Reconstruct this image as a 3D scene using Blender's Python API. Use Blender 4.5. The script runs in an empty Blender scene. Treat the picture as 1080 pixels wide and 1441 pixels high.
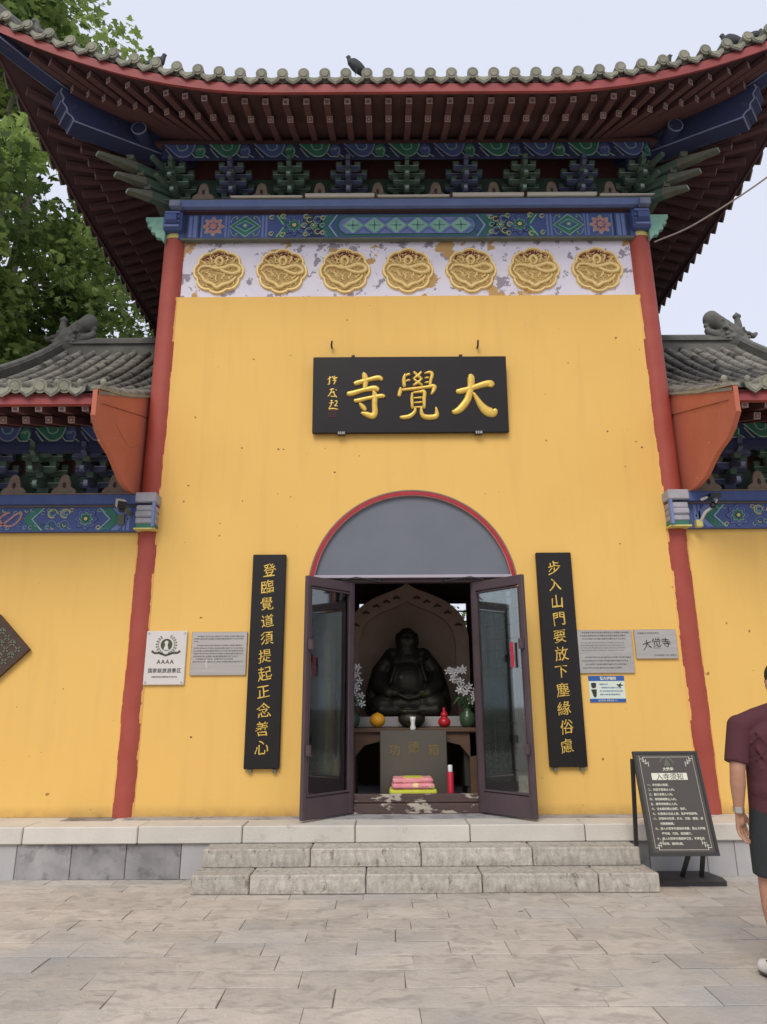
import bpy, bmesh, math, random
from mathutils import Vector, Matrix, Euler
import numpy as np
random.seed(7)
rng = np.random.default_rng(11)
scn = bpy.context.scene
col = scn.collection
PI = math.pi

# ---------------------------------------------------------------- camera
cam_d = bpy.data.cameras.new('camera')
cam = bpy.data.objects.new('camera', cam_d); col.objects.link(cam)
cam_d.sensor_fit = 'VERTICAL'; cam_d.sensor_height = 24.0
cam_d.lens = 970.0 / 1441.0 * 24.0
cam_d.clip_start = 0.05; cam_d.clip_end = 3000
pitch = math.atan(0.2808); roll = math.radians(0.33)
cam.matrix_world = Matrix.Translation((0, 0, 1.5)) @ Matrix.Rotation(PI/2 + pitch, 4, 'X') @ Matrix.Rotation(-roll, 4, 'Z')
scn.camera = cam

# ---------------------------------------------------------------- world, sun, exposure
SUN_EL, SUN_AZ = math.radians(46), math.radians(196)      # sun behind the camera, a touch to its left
world = bpy.data.worlds.new('World'); scn.world = world; world.use_nodes = True
wn = world.node_tree.nodes; wl = world.node_tree.links; wn.clear()
wo = wn.new('ShaderNodeOutputWorld'); bg = wn.new('ShaderNodeBackground')
sky = wn.new('ShaderNodeTexSky'); sky.sky_type = 'NISHITA'; sky.sun_disc = False
sky.sun_elevation = SUN_EL; sky.sun_rotation = SUN_AZ; sky.dust_density = 4; sky.air_density = 1.5
mixw = wn.new('ShaderNodeMix'); mixw.data_type = 'RGBA'; mixw.inputs[0].default_value = 0.86
mixw.inputs[7].default_value = (6.9, 7.15, 8.35, 1)       # high overcast cloud
wl.new(sky.outputs[0], mixw.inputs[6]); wl.new(mixw.outputs[2], bg.inputs[0])
bg.inputs[1].default_value = 0.1
wl.new(bg.outputs[0], wo.inputs[0])
sun_d = bpy.data.lights.new('sun', 'SUN'); sun_d.energy = 1.5; sun_d.angle = math.radians(28); sun_d.color = (1, .93, .82)
sun = bpy.data.objects.new('sun', sun_d); col.objects.link(sun)
sd = Vector((math.sin(SUN_AZ)*math.cos(SUN_EL), math.cos(SUN_AZ)*math.cos(SUN_EL), math.sin(SUN_EL)))
sun.rotation_euler = sd.to_track_quat('Z', 'Y').to_euler()
sun.location = (0, -10, 20)
vs = scn.view_settings
vs.view_transform = 'Standard'; vs.look = 'None'; vs.exposure = 0.3; vs.gamma = 1; vs.use_curve_mapping = False
scn.render.engine = 'CYCLES'
try:
    scn.cycles.use_denoising = True; scn.cycles.max_bounces = 8; scn.cycles.transparent_max_bounces = 12
except Exception: pass

# ---------------------------------------------------------------- materials
MATS = {}
def mat(name, c, rough=.7, c2=None, nscale=4, amt=.5, bump=0.0, bscale=40, metal=0, spec=.4, c3=None, n3=1.2, t3=.6, w3=.06, rnd=0.0, detail=5, stretch=None, alpha=None, extra=None):
    """base colour c, mixed with c2 by noise; c3 = worn patches; rnd = per-object value jitter"""
    m = bpy.data.materials.new(name); m.use_nodes = True
    N = m.node_tree.nodes; L = m.node_tree.links
    b = N['Principled BSDF']
    b.inputs['Roughness'].default_value = rough; b.inputs['Metallic'].default_value = metal
    b.inputs['Specular IOR Level'].default_value = spec
    geo = N.new('ShaderNodeNewGeometry'); src = geo.outputs['Position']
    if stretch:
        mp = N.new('ShaderNodeMapping'); mp.inputs['Scale'].default_value = stretch
        L.new(src, mp.inputs[0]); src = mp.outputs[0]
    if rnd:
        oi0 = N.new('ShaderNodeObjectInfo'); cm = N.new('ShaderNodeVectorMath'); cm.operation = 'MULTIPLY_ADD'
        cm.inputs[1].default_value = (37, 23, 11)
        L.new(oi0.outputs['Random'], cm.inputs[0]); L.new(src, cm.inputs[2]); src = cm.outputs[0]
    def noise(s, d=detail):
        n = N.new('ShaderNodeTexNoise'); n.inputs['Scale'].default_value = s; n.inputs['Detail'].default_value = d
        n.inputs['Roughness'].default_value = .6
        L.new(src, n.inputs['Vector']); return n
    def ramp(sock, a, bb):
        r = N.new('ShaderNodeMapRange'); r.inputs[1].default_value = a; r.inputs[2].default_value = bb
        L.new(sock, r.inputs[0]); return r.outputs[0]
    def mix(f, a, bb):
        x = N.new('ShaderNodeMix'); x.data_type = 'RGBA'
        if isinstance(f, float): x.inputs[0].default_value = f
        else: L.new(f, x.inputs[0])
        for k, v in ((6, a), (7, bb)):
            if isinstance(v, tuple): x.inputs[k].default_value = (*v, 1)
            else: L.new(v, x.inputs[k])
        return x.outputs[2]
    cur = tuple(c)
    if c2:
        n = noise(nscale); r = N.new('ShaderNodeMapRange'); r.inputs[1].default_value = .5 - .25/max(amt, .05)*.5; r.inputs[2].default_value = .5 + .25/max(amt, .05)*.5
        L.new(n.outputs[0], r.inputs[0]); cur = mix(r.outputs[0], cur, tuple(c2))
    if c3:
        n = noise(n3, 8); cur = mix(ramp(n.outputs[0], t3, t3 + w3), cur, tuple(c3))
    if extra: cur = extra(N, L, geo, cur, mix, ramp, noise)
    if rnd:
        oi = N.new('ShaderNodeObjectInfo'); mr = N.new('ShaderNodeMapRange'); mr.inputs[3].default_value = 1 - rnd; mr.inputs[4].default_value = 1 + rnd
        L.new(oi.outputs['Random'], mr.inputs[0])
        hs = N.new('ShaderNodeHueSaturation'); L.new(mr.outputs[0], hs.inputs['Value'])
        if isinstance(cur, tuple): hs.inputs['Color'].default_value = (*cur, 1)
        else: L.new(cur, hs.inputs['Color'])
        cur = hs.outputs[0]
    if isinstance(cur, tuple): b.inputs['Base Color'].default_value = (*cur, 1)
    else: L.new(cur, b.inputs['Base Color'])
    if bump:
        n = noise(bscale, 4); bp = N.new('ShaderNodeBump'); bp.inputs['Strength'].default_value = bump; bp.inputs['Distance'].default_value = .01
        L.new(n.outputs[0], bp.inputs['Height']); L.new(bp.outputs[0], b.inputs['Normal'])
    MATS[name] = m
    return m

def S(r, g, b):            # sRGB bytes to linear, for paint colours
    f = lambda v: (v/255/12.92) if v/255 <= .04045 else ((v/255 + .055)/1.055)**2.4
    return (f(r), f(g), f(b))

def wall_extra(N, L, geo, cur, mix, ramp, noise):
    # faint roller bands, streaks and scuffs that belong to the paint
    mp = N.new('ShaderNodeMapping'); mp.inputs['Scale'].default_value = (3.2, 3.2, .35); L.new(geo.outputs['Position'], mp.inputs[0])
    n = N.new('ShaderNodeTexNoise'); n.inputs['Scale'].default_value = 2.2; n.inputs['Detail'].default_value = 6; L.new(mp.outputs[0], n.inputs[0])
    cur = mix(ramp(n.outputs[0], .52, 1.35), cur, (.62, .38, .12))
    v = N.new('ShaderNodeTexNoise'); v.inputs['Scale'].default_value = 13; v.inputs['Detail'].default_value = 2; L.new(geo.outputs['Position'], v.inputs[0])
    cur = mix(ramp(v.outputs[0], .76, .775), cur, (.32, .17, .05))
    # splash dirt near the plinth
    sx = N.new('ShaderNodeSeparateXYZ'); L.new(geo.outputs['Position'], sx.inputs[0])
    r = N.new('ShaderNodeMapRange'); r.inputs[1].default_value = .56; r.inputs[2].default_value = .45; L.new(sx.outputs[2], r.inputs[0])
    d = noise(9); mm = N.new('ShaderNodeMath'); mm.operation = 'MULTIPLY'; L.new(r.outputs[0], mm.inputs[0]); L.new(d.outputs[0], mm.inputs[1])
    return mix(mm.outputs[0], cur, (.30, .17, .06))
M_yellow = mat('yellow_plaster', (.795, .505, .143), .75, (.75, .468, .132), .8, .45, .12, 55, extra=wall_extra, spec=.25)

def column_paint(name, side):
    """red column; lower down the wall paint laps over it with a ragged edge. side=-1 left column, +1 right"""
    def ex(N, L, geo, cur, mix, ramp, noise):
        tc = N.new('ShaderNodeTexCoord'); sx = N.new('ShaderNodeSeparateXYZ'); L.new(tc.outputs['Object'], sx.inputs[0])
        cb = N.new('ShaderNodeCombineXYZ'); L.new(sx.outputs[2], cb.inputs[2])
        n = N.new('ShaderNodeTexNoise'); n.inputs['Scale'].default_value = 3.5; n.inputs['Detail'].default_value = 7; n.inputs['Roughness'].default_value = .65
        L.new(cb.outputs[0], n.inputs[0])
        def M(op, a, b):
            m = N.new('ShaderNodeMath'); m.operation = op
            for i, v in enumerate((a, b)):
                if isinstance(v, (int, float)): m.inputs[i].default_value = v
                else: L.new(v, m.inputs[i])
            return m.outputs[0]
        vo = N.new('ShaderNodeTexVoronoi'); vo.inputs['Scale'].default_value = 3.1; L.new(cb.outputs[0], vo.inputs[0])
        sv = N.new('ShaderNodeSeparateColor'); L.new(vo.outputs['Color'], sv.inputs[0])
        wob = M('ADD', M('MULTIPLY', M('SUBTRACT', n.outputs[0], .5), .050), M('MULTIPLY', M('SUBTRACT', sv.outputs[0], .5), .024))
        xin = M('MULTIPLY', sx.outputs[0], -side)          # towards the hall axis is positive
        a = M('GREATER_THAN', M('ADD', xin, wob), .098)
        a = M('MULTIPLY', a, M('LESS_THAN', sx.outputs[2], 5.87))
        b = M('MULTIPLY', M('LESS_THAN', M('ADD', xin, wob), -.102), M('LESS_THAN', sx.outputs[2], 2.88))
        f = M('MAXIMUM', a, b)
        return mix(f, cur, (.775, .47, .142))
    return mat(name, S(168, 84, 72), .6, S(150, 66, 55), 2.5, .4, .08, 30, c3=S(196, 150, 130), n3=9, t3=.735, w3=.01, extra=ex, spec=.3)
M_colL = column_paint('left_column_red', -1); M_colR = column_paint('right_column_red', 1)
M_redplaster = mat('red_plaster', S(194, 116, 92), .75, S(172, 98, 80), 1.6, .5, .12, 50, c3=S(215, 165, 140), n3=7, t3=.70, w3=.01, spec=.25)
M_red = mat('red_eave_paint', S(160, 76, 76), .6, S(126, 60, 60), 3, .5, .1, 40, c3=S(100, 70, 64), n3=3, t3=.62, w3=.1, spec=.3)
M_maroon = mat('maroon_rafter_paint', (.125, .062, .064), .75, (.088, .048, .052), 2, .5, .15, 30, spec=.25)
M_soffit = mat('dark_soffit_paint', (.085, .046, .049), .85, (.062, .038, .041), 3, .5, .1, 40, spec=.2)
M_redboard = mat('faded_red_board', (.105, .038, .035), .8, (.08, .032, .032), 3, .5)
M_tile = mat('grey_clay_tile', (.155, .155, .125), .85, (.24, .235, .19), 9, .6, .5, 30, c3=(.07, .072, .065), n3=5, t3=.58, w3=.08, rnd=.22)
M_tile2 = mat('roof_tile_rows', (.20, .188, .168), .9, (.30, .285, .25), 6, .6, .5, 30, c3=(.065, .062, .055), n3=3, t3=.55, w3=.08, rnd=.25)
M_cap = mat('pale_tile_end', (.33, .33, .25), .85, (.21, .215, .165), 14, .5, .5, 60, rnd=.16)
M_ridge = mat('dark_ridge_stone', (.105, .105, .098), .85, (.18, .178, .16), 5, .6, .5, 30)
M_blue = mat('blue_paint', S(80, 98, 150), .65, S(66, 84, 134), 4, .5, .15, 40, c3=S(110, 112, 140), n3=4, t3=.64, w3=.05)
M_bluel = mat('pale_blue_paint', S(118, 136, 182), .65, S(102, 120, 168), 4, .5, .1, 40)
M_navy = mat('navy_beam_paint', (.032, .044, .125), .7, (.024, .032, .08), 3, .5, .15, 40, c3=(.06, .07, .12), n3=3, t3=.6, w3=.1)
M_line = mat('pale_outline_paint', (.30, .33, .46), .7, (.18, .21, .32), 6, .5)
M_lineg = mat('pale_green_outline', (.36, .50, .42), .7, (.20, .33, .28), 6, .5)
M_green = mat('green_paint', S(62, 128, 104), .65, S(48, 102, 88), 5, .5, .1, 40)
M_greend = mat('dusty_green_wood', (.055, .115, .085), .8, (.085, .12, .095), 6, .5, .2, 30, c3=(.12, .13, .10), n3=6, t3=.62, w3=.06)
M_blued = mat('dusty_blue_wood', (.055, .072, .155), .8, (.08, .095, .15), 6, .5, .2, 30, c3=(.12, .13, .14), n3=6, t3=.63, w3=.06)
M_dust = mat('dusty_grey_wood', (.17, .18, .14), .85, (.10, .115, .09), 7, .5, .2, 30)
M_mint = mat('mint_paint', S(150, 196, 176), .65, S(120, 168, 150), 9, .5)
M_hump = mat('tan_flame_block', (.26, .20, .15), .8, (.17, .135, .11), 9, .5, .1, 40)
M_white = mat('flaking_white_panel', S(214, 210, 222), .75, S(196, 192, 206), 2, .5, .1, 40)
def peel(N, L, geo, cur, mix, ramp, noise):
    a = noise(6.5, 9); cur = mix(ramp(a.outputs[0], .565, .58), cur, S(150, 142, 152))
    b = noise(2.6, 9); return mix(ramp(b.outputs[0], .595, .61), cur, S(186, 150, 96))
M_peel = mat('peeling_white_panel', S(228, 224, 234), .75, S(212, 208, 222), 2, .5, .1, 40, extra=peel)
M_gold = mat('gilding', (.86, .66, .29), .5, (.70, .50, .19), 30, .6, .3, 70, metal=.15, spec=.5)
def medal(N, L, geo, cur, mix, ramp, noise):
    tc = N.new('ShaderNodeTexCoord'); sx = N.new('ShaderNodeSeparateXYZ'); L.new(tc.outputs['Object'], sx.inputs[0])
    n = noise(22, 5); m = N.new('ShaderNodeMath'); m.operation = 'MULTIPLY_ADD'; m.inputs[1].default_value = .42; L.new(n.outputs[0], m.inputs[0]); L.new(sx.outputs[2], m.inputs[2])
    return mix(ramp(m.outputs[0], .37, .40), cur, (.13, .022, .014))
M_medal = mat('worn_gilt_field', (.56, .38, .13), .55, (.36, .235, .075), 26, .6, .9, 55, metal=.1, rnd=.10, extra=medal)
M_goldtext = mat('gold_leaf_lettering', (.80, .55, .12), .35, (.66, .43, .08), 20, .5, .1, 60, metal=.3)
M_black = mat('black_lacquer', (.012, .0105, .0115), .42, (.017, .014, .014), 3, .5, .03, 20, spec=.28)
M_blackm = mat('black_metal', (.028, .027, .026), .45, (.04, .038, .036), 8, .5)
M_browndoor = mat('brown_door_metal', S(84, 70, 76), .45, S(72, 58, 62), 3, .5, .03, 30, c3=S(140, 128, 128), n3=11, t3=.74, w3=.01)
M_wpaint = mat('weathered_grey_paint', S(176, 172, 182), .7, S(140, 146, 150), 7, .5, .1, 40)
M_header = mat('pale_header_paint', S(168, 162, 172), .6)
M_gray = mat('grey_tympanum_paint', S(110, 114, 124), .6, S(98, 104, 112), 1.3, .5, .05, 30)
M_rim = mat('crimson_arch_rim', S(176, 42, 56), .6, S(150, 34, 44), 8, .5, c3=S(210, 180, 170), n3=10, t3=.68, w3=.02)
M_stone = mat('pale_granite', (.62, .585, .52), .8, (.53, .50, .445), 2.5, .6, .35, 70, c3=(.38, .36, .32), n3=5, t3=.62, w3=.12, rnd=.06)
M_stonec = mat('chiselled_step_stone', (.54, .505, .44), .85, (.36, .33, .285), 26, .8, 1.0, 95, c3=(.24, .22, .185), n3=17, t3=.60, w3=.05, rnd=.08, stretch=(1, 1, .45))
M_marble = mat('grey_marble_slab', (.22, .215, .22), .6, (.34, .33, .33), 4, .7, .1, 40, c3=(.15, .148, .152), n3=6, t3=.52, w3=.12, rnd=.22)
M_marblel = mat('pale_marble_slab', (.42, .41, .41), .6, (.36, .35, .35), 3, .6, .1, 40, rnd=.06)
def pave_extra(N, L, geo, cur, mix, ramp, noise):
    # cleft ridges drawn out along the slab, broad stains over many slabs
    mp = N.new('ShaderNodeMapping'); mp.inputs['Scale'].default_value = (1.9, 3.3, 1); L.new(geo.outputs['Position'], mp.inputs[0])
    w = N.new('ShaderNodeTexNoise'); w.inputs['Scale'].default_value = 2.8; w.inputs['Detail'].default_value = 7; w.inputs['Distortion'].default_value = 1.1; L.new(mp.outputs[0], w.inputs[0])
    cur = mix(ramp(w.outputs[0], .50, .66), cur, (.36, .325, .285))
    w2 = N.new('ShaderNodeTexNoise'); w2.inputs['Scale'].default_value = .75; w2.inputs['Detail'].default_value = 3; L.new(geo.outputs['Position'], w2.inputs[0])
    cur = mix(ramp(w2.outputs[0], .5, .68), cur, (.37, .36, .345))
    k = N.new('ShaderNodeTexNoise'); k.inputs['Scale'].default_value = 3.4; k.inputs['Detail'].default_value = 2; L.new(mp.outputs[0], k.inputs[0])
    return mix(ramp(k.outputs[0], .745, .76), cur, (.20, .185, .16))
M_pave = mat('cleft_paving_stone', (.53, .48, .415), .8, (.43, .39, .34), 5, .6, .7, 30, rnd=.10, extra=pave_extra, detail=8)
M_joint = mat('paving_joint_mortar', (.13, .118, .10), .95, (.28, .25, .21), 6, .6, .3, 60)
M_steel = mat('brushed_steel', (.56, .52, .47), .30, (.44, .41, .375), 2, .5, .05, 200, metal=.75, stretch=(1, 1, 14))
M_whitem = mat('white_enamel', (.66, .63, .60), .35, (.60, .58, .55), 3, .4)
M_ink = mat('dark_ink', (.035, .032, .03), .6)
M_inkg = mat('olive_emblem_ink', (.06, .07, .035), .6)
M_signbrown = mat('charcoal_sign_face', (.065, .056, .050), .45, (.075, .065, .058), 2, .4)
M_cream = mat('cream_print', (.68, .68, .56), .6)
M_noticew = mat('notice_mint_white', (.62, .70, .60), .5); M_noticeb = mat('notice_blue', (.03, .10, .34), .5)
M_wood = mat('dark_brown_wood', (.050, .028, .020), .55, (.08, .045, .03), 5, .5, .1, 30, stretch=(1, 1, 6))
M_altar = mat('carved_altar_wood', (.10, .055, .035), .6, (.14, .08, .05), 6, .5, .15, 30)
M_niche = mat('niche_wood', (.50, .37, .28), .7, (.42, .30, .22), 3, .5)
M_nichepink = mat('niche_rim_wood', (.55, .40, .31), .7, (.45, .31, .24), 6, .5)
M_bronze = mat('dark_bronze', (.020, .018, .014), .52, (.040, .036, .024), 7, .6, .3, 30, metal=.3, c3=(.14, .115, .055), n3=6, t3=.62, w3=.06)
M_thresh = mat('worn_threshold_wood', (.085, .055, .050), .75, (.06, .038, .035), 5, .6, .4, 40, c3=(.40, .36, .29), n3=5, t3=.545, w3=.05, stretch=(1, 1, 2.6))
M_box = mat('grey_green_metal_box', (.105, .092, .075), .45, (.08, .074, .062), 1.5, .5, metal=.2)
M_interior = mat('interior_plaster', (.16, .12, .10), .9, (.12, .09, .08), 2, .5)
M_orange = mat('orange_fruit_skin', (.72, .34, .02), .5, bump=.2, bscale=200)
M_redj = mat('red_gourd_glaze', (.45, .02, .03), .25)
M_porc = mat('white_porcelain', (.65, .66, .66), .2)
M_jade = mat('green_vase_glaze', (.035, .07, .04), .25, (.06, .10, .06), 15, .5)
M_petal = mat('white_orchid_petal', (.62, .62, .64), .6)
M_cushion = mat('pink_cushion_cloth', S(226, 158, 162), .9, S(210, 124, 136), 9, .6, .3, 120, c3=S(226, 214, 150), n3=12, t3=.58, w3=.03)
M_cushy = mat('yellow_cushion_trim', (.62, .62, .07), .85, (.50, .52, .05), 12, .5, .3, 120)
M_redtube = mat('red_cylinder_paint', (.50, .02, .05), .35); M_skin = mat('skin', (.42, .23, .15), .55, (.37, .19, .125), 14, .5, .1, 90)
M_shirt = mat('maroon_tshirt_cloth', (.088, .026, .034), .9, (.070, .021, .028), 3, .5, .5, 9)
M_shorts = mat('dark_shorts_cloth', (.020, .026, .028), .9, (.028, .033, .035), 6, .5, .3, 16)
M_hair = mat('black_hair', (.012, .010, .009), .6, bump=.5, bscale=160); M_shoe = mat('white_shoe', (.66, .64, .60), .6, (.58, .56, .52), 12, .5)
M_sole = mat('dark_shoe_sole', (.05, .05, .05), .8); M_sock = mat('white_sock', (.62, .62, .58), .9)
M_bird = mat('dark_grey_pigeon', (.045, .050, .055), .8, (.07, .075, .08), 30, .5); M_bark = mat('plane_tree_bark', (.16, .14, .10), .9, (.26, .24, .18), 3, .7, .5, 20)
M_ltube = mat('off_white_tube', (.62, .60, .52), .5); M_cable = mat('pale_cable', (.34, .30, .26), .7); M_lens = mat('camera_lens_black', (.01, .01, .01), .15)
M_pink = mat('faded_pink_rosette', S(196, 150, 140), .7, S(170, 110, 100), 30, .5); M_yel = mat('ornament_yellow', S(206, 196, 120), .6)
M_bland = mat('rafter_end_pale', (.46, .36, .34), .7, (.26, .17, .16), 20, .5, rnd=.15); M_blandd = mat('rafter_end_brown', (.16, .09, .085), .7)

def glass_mat(name, tint, rough=.03, mixf=.55):
    m = bpy.data.materials.new(name); m.use_nodes = True; N = m.node_tree.nodes; L = m.node_tree.links
    N.clear(); o = N.new('ShaderNodeOutputMaterial'); t = N.new('ShaderNodeBsdfTransparent'); t.inputs[0].default_value = (*tint, 1)
    g = N.new('ShaderNodeBsdfGlossy'); g.inputs['Roughness'].default_value = rough; g.inputs[0].default_value = (.8, .84, .84, 1)
    f = N.new('ShaderNodeFresnel'); f.inputs[0].default_value = 1.5
    ad = N.new('ShaderNodeMath'); ad.operation = 'MULTIPLY_ADD'; ad.inputs[1].default_value = mixf*2; ad.inputs[2].default_value = .16
    mx = N.new('ShaderNodeMixShader'); L.new(f.outputs[0], ad.inputs[0]); L.new(ad.outputs[0], mx.inputs[0])
    L.new(t.outputs[0], mx.inputs[1]); L.new(g.outputs[0], mx.inputs[2]); L.new(mx.outputs[0], o.inputs[0])
    MATS[name] = m; return m
M_glass = glass_mat('door_glass', (.74, .80, .76), .04, .8)

def leaf_mat(name, c_dark, c_light):
    m = bpy.data.materials.new(name); m.use_nodes = True; N = m.node_tree.nodes; L = m.node_tree.links
    b = N['Principled BSDF']; at = N.new('ShaderNodeAttribute'); at.attribute_name = 'tone'
    mx = N.new('ShaderNodeMix'); mx.data_type = 'RGBA'; mx.inputs[6].default_value = (*c_dark, 1); mx.inputs[7].default_value = (*c_light, 1)
    L.new(at.outputs['Fac'], mx.inputs[0]); L.new(mx.outputs[2], b.inputs['Base Color'])
    b.inputs['Roughness'].default_value = .55; b.inputs['Specular IOR Level'].default_value = .3
    tr = N.new('ShaderNodeBsdfTranslucent'); L.new(mx.outputs[2], tr.inputs[0])
    ms = N.new('ShaderNodeMixShader'); ms.inputs[0].default_value = .42; L.new(b.outputs[0], ms.inputs[1]); L.new(tr.outputs[0], ms.inputs[2])
    L.new(ms.outputs[0], N['Material Output'].inputs[0]); MATS[name] = m; return m
M_leaf = leaf_mat('plane_tree_leaf', (.075, .125, .036), (.36, .48, .14))
M_leafd = leaf_mat('dark_tree_leaf', (.018, .038, .014), (.06, .11, .03))

# ---------------------------------------------------------------- mesh builder
class MB:
    def __init__(s): s.v = []; s.f = []; s.m = []; s.sm = []
    def add(s, vs, fs, mi=0, smooth=False):
        o = len(s.v); s.v += [tuple(v) for v in vs]
        for f in fs: s.f.append(tuple(i + o for i in f)); s.m.append(mi); s.sm.append(smooth)
        return s
    def box(s, x0, x1, y0, y1, z0, z1, mi=0):
        v = [(x, y, z) for z in (z0, z1) for y in (y0, y1) for x in (x0, x1)]
        return s.add(v, [(0, 2, 3, 1), (4, 5, 7, 6), (0, 1, 5, 4), (2, 6, 7, 3), (0, 4, 6, 2), (1, 3, 7, 5)], mi)
    def cbox(s, x0, x1, y0, y1, z0, z1, c=.01, mi=0):
        """box with a chamfered outline (24 verts)"""
        vs = []; X = (x0, x1); Y = (y0, y1); Z = (z0, z1)
        bm = bmesh.new(); bmesh.ops.create_cube(bm, size=1)
        for v in bm.verts: v.co = Vector((X[v.co.x > 0], Y[v.co.y > 0], Z[v.co.z > 0]))
        bmesh.ops.bevel(bm, geom=bm.edges[:], offset=c, segments=1, affect='EDGES')
        bm.verts.index_update(); s.add([v.co for v in bm.verts], [[v.index for v in f.verts] for f in bm.faces], mi); bm.free(); return s
    def bar(s, p0, p1, w0, h0, w1=None, h1=None, mi=0, mend=None, up=(0, 0, 1)):
        """rectangular beam from p0 to p1 (top-centred about its axis)"""
        w1 = w0 if w1 is None else w1; h1 = h0 if h1 is None else h1
        p0, p1 = Vector(p0), Vector(p1); d = (p1 - p0).normalized(); u = Vector(up)
        r = d.cross(u).normalized(); u = r.cross(d).normalized()
        vs = []
        for p, w, h in ((p0, w0, h0), (p1, w1, h1)):
            for a, b in ((-1, -1), (1, -1), (1, 1), (-1, 1)): vs.append(p + r*a*w/2 + u*b*h/2)
        s.add(vs, [(0, 1, 5, 4), (1, 2, 6, 5), (2, 3, 7, 6), (3, 0, 4, 7), (3, 2, 1, 0)], mi)
        s.add(vs[4:], [(0, 1, 2, 3)], mi if mend is None else mend); return s
    def tube(s, pts, r, n=8, mi=0, caps=True, rf=None):
        pts = [Vector(p) for p in pts]; rings = []; prev = None
        for i, p in enumerate(pts):
            d = (pts[min(i+1, len(pts)-1)] - pts[max(i-1, 0)]).normalized()
            if prev is None:
                a = Vector((0, 0, 1)) if abs(d.z) < .9 else Vector((1, 0, 0)); u = d.cross(a).normalized()
            else: u = (prev - d*prev.dot(d)).normalized()
            prev = u; w = d.cross(u); rr = r if rf is None else r*rf[i] if isinstance(rf, (list, tuple)) else r*rf(i/(len(pts)-1))
            rings.append([p + (u*math.cos(2*PI*k/n) + w*math.sin(2*PI*k/n))*rr for k in range(n)])
        vs = [v for R in rings for v in R]; fs = []
        for i in range(len(pts)-1):
            for k in range(n): fs.append((i*n+k, i*n+(k+1) % n, (i+1)*n+(k+1) % n, (i+1)*n+k))
        s.add(vs, fs, mi, True)
        if caps: s.add(rings[0], [tuple(range(n))[::-1]], mi); s.add(rings[-1], [tuple(range(n))], mi)
        return s
    def lathe(s, prof, c=(0, 0, 0), n=20, mi=0, smooth=True):
        vs = []; fs = []
        for r, z in prof:
            for k in range(n): vs.append((c[0]+r*math.cos(2*PI*k/n), c[1]+r*math.sin(2*PI*k/n), c[2]+z))
        for i in range(len(prof)-1):
            for k in range(n): fs.append((i*n+k, i*n+(k+1) % n, (i+1)*n+(k+1) % n, (i+1)*n+k))
        s.add(vs, fs, mi, smooth); s.add(vs[:n], [tuple(range(n))[::-1]], mi); s.add(vs[-n:], [tuple(range(n))], mi); return s
    def prism(s, pts, a0, a1, axis='y', mi=0, mside=None):
        """2-D outline (x,z) extruded in y, (y,z) in x, or (x,y) in z"""
        def P(p, a): return {'y': (p[0], a, p[1]), 'x': (a, p[0], p[1]), 'z': (p[0], p[1], a)}[axis]
        n = len(pts); v = [P(p, a0) for p in pts] + [P(p, a1) for p in pts]
        s.add(v, [tuple(range(n)), tuple(range(n, 2*n))[::-1]], mi)
        s.add(v, [(i, (i+1) % n, n+(i+1) % n, n+i) for i in range(n)], mi if mside is None else mside); return s
    def flat(s, pts, y, mi=0):                 # face in the x-z plane looking to -y
        s.add([(p[0], y, p[1]) for p in pts], [tuple(range(len(pts)))], mi); return s
    def ribbon(s, pts, w, y, mi=0, th=.003, wf=None):
        """flat painted line in the x-z plane, th thick, standing proud of y towards -y"""
        P = [Vector((p[0], p[1])) for p in pts]; A = []; B = []
        for i, p in enumerate(P):
            d = (P[min(i+1, len(P)-1)] - P[max(i-1, 0)]); d = d.normalized() if d.length > 1e-9 else Vector((1, 0)); nn = Vector((-d.y, d.x))
            ww = w/2*(wf(i/(len(P)-1)) if wf else 1); A.append(p + nn*ww); B.append(p - nn*ww)
        n = len(P); yy = y - th
        v = [(a.x, yy, a.y) for a in A] + [(b.x, yy, b.y) for b in B] + [(a.x, y, a.y) for a in A] + [(b.x, y, b.y) for b in B]
        fs = []
        for i in range(n-1): fs += [(i, i+1, n+i+1, n+i), (i, 2*n+i, 2*n+i+1, i+1), (n+i, n+i+1, 3*n+i+1, 3*n+i)]
        s.add(v, fs, mi); return s
    def mesh(s, name, mats, off=(0, 0, 0)):
        me = bpy.data.meshes.new(name); ox, oy, oz = off
        me.from_pydata([(v[0]-ox, v[1]-oy, v[2]-oz) for v in s.v], [], s.f)
        for m in (mats if isinstance(mats, (list, tuple)) else [mats]): me.materials.append(m)
        me.polygons.foreach_set('material_index', s.m); me.polygons.foreach_set('use_smooth', s.sm); me.update()
        bm = bmesh.new(); bm.from_mesh(me); bmesh.ops.recalc_face_normals(bm, faces=bm.faces); bm.to_mesh(me); bm.free()
        return me

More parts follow.
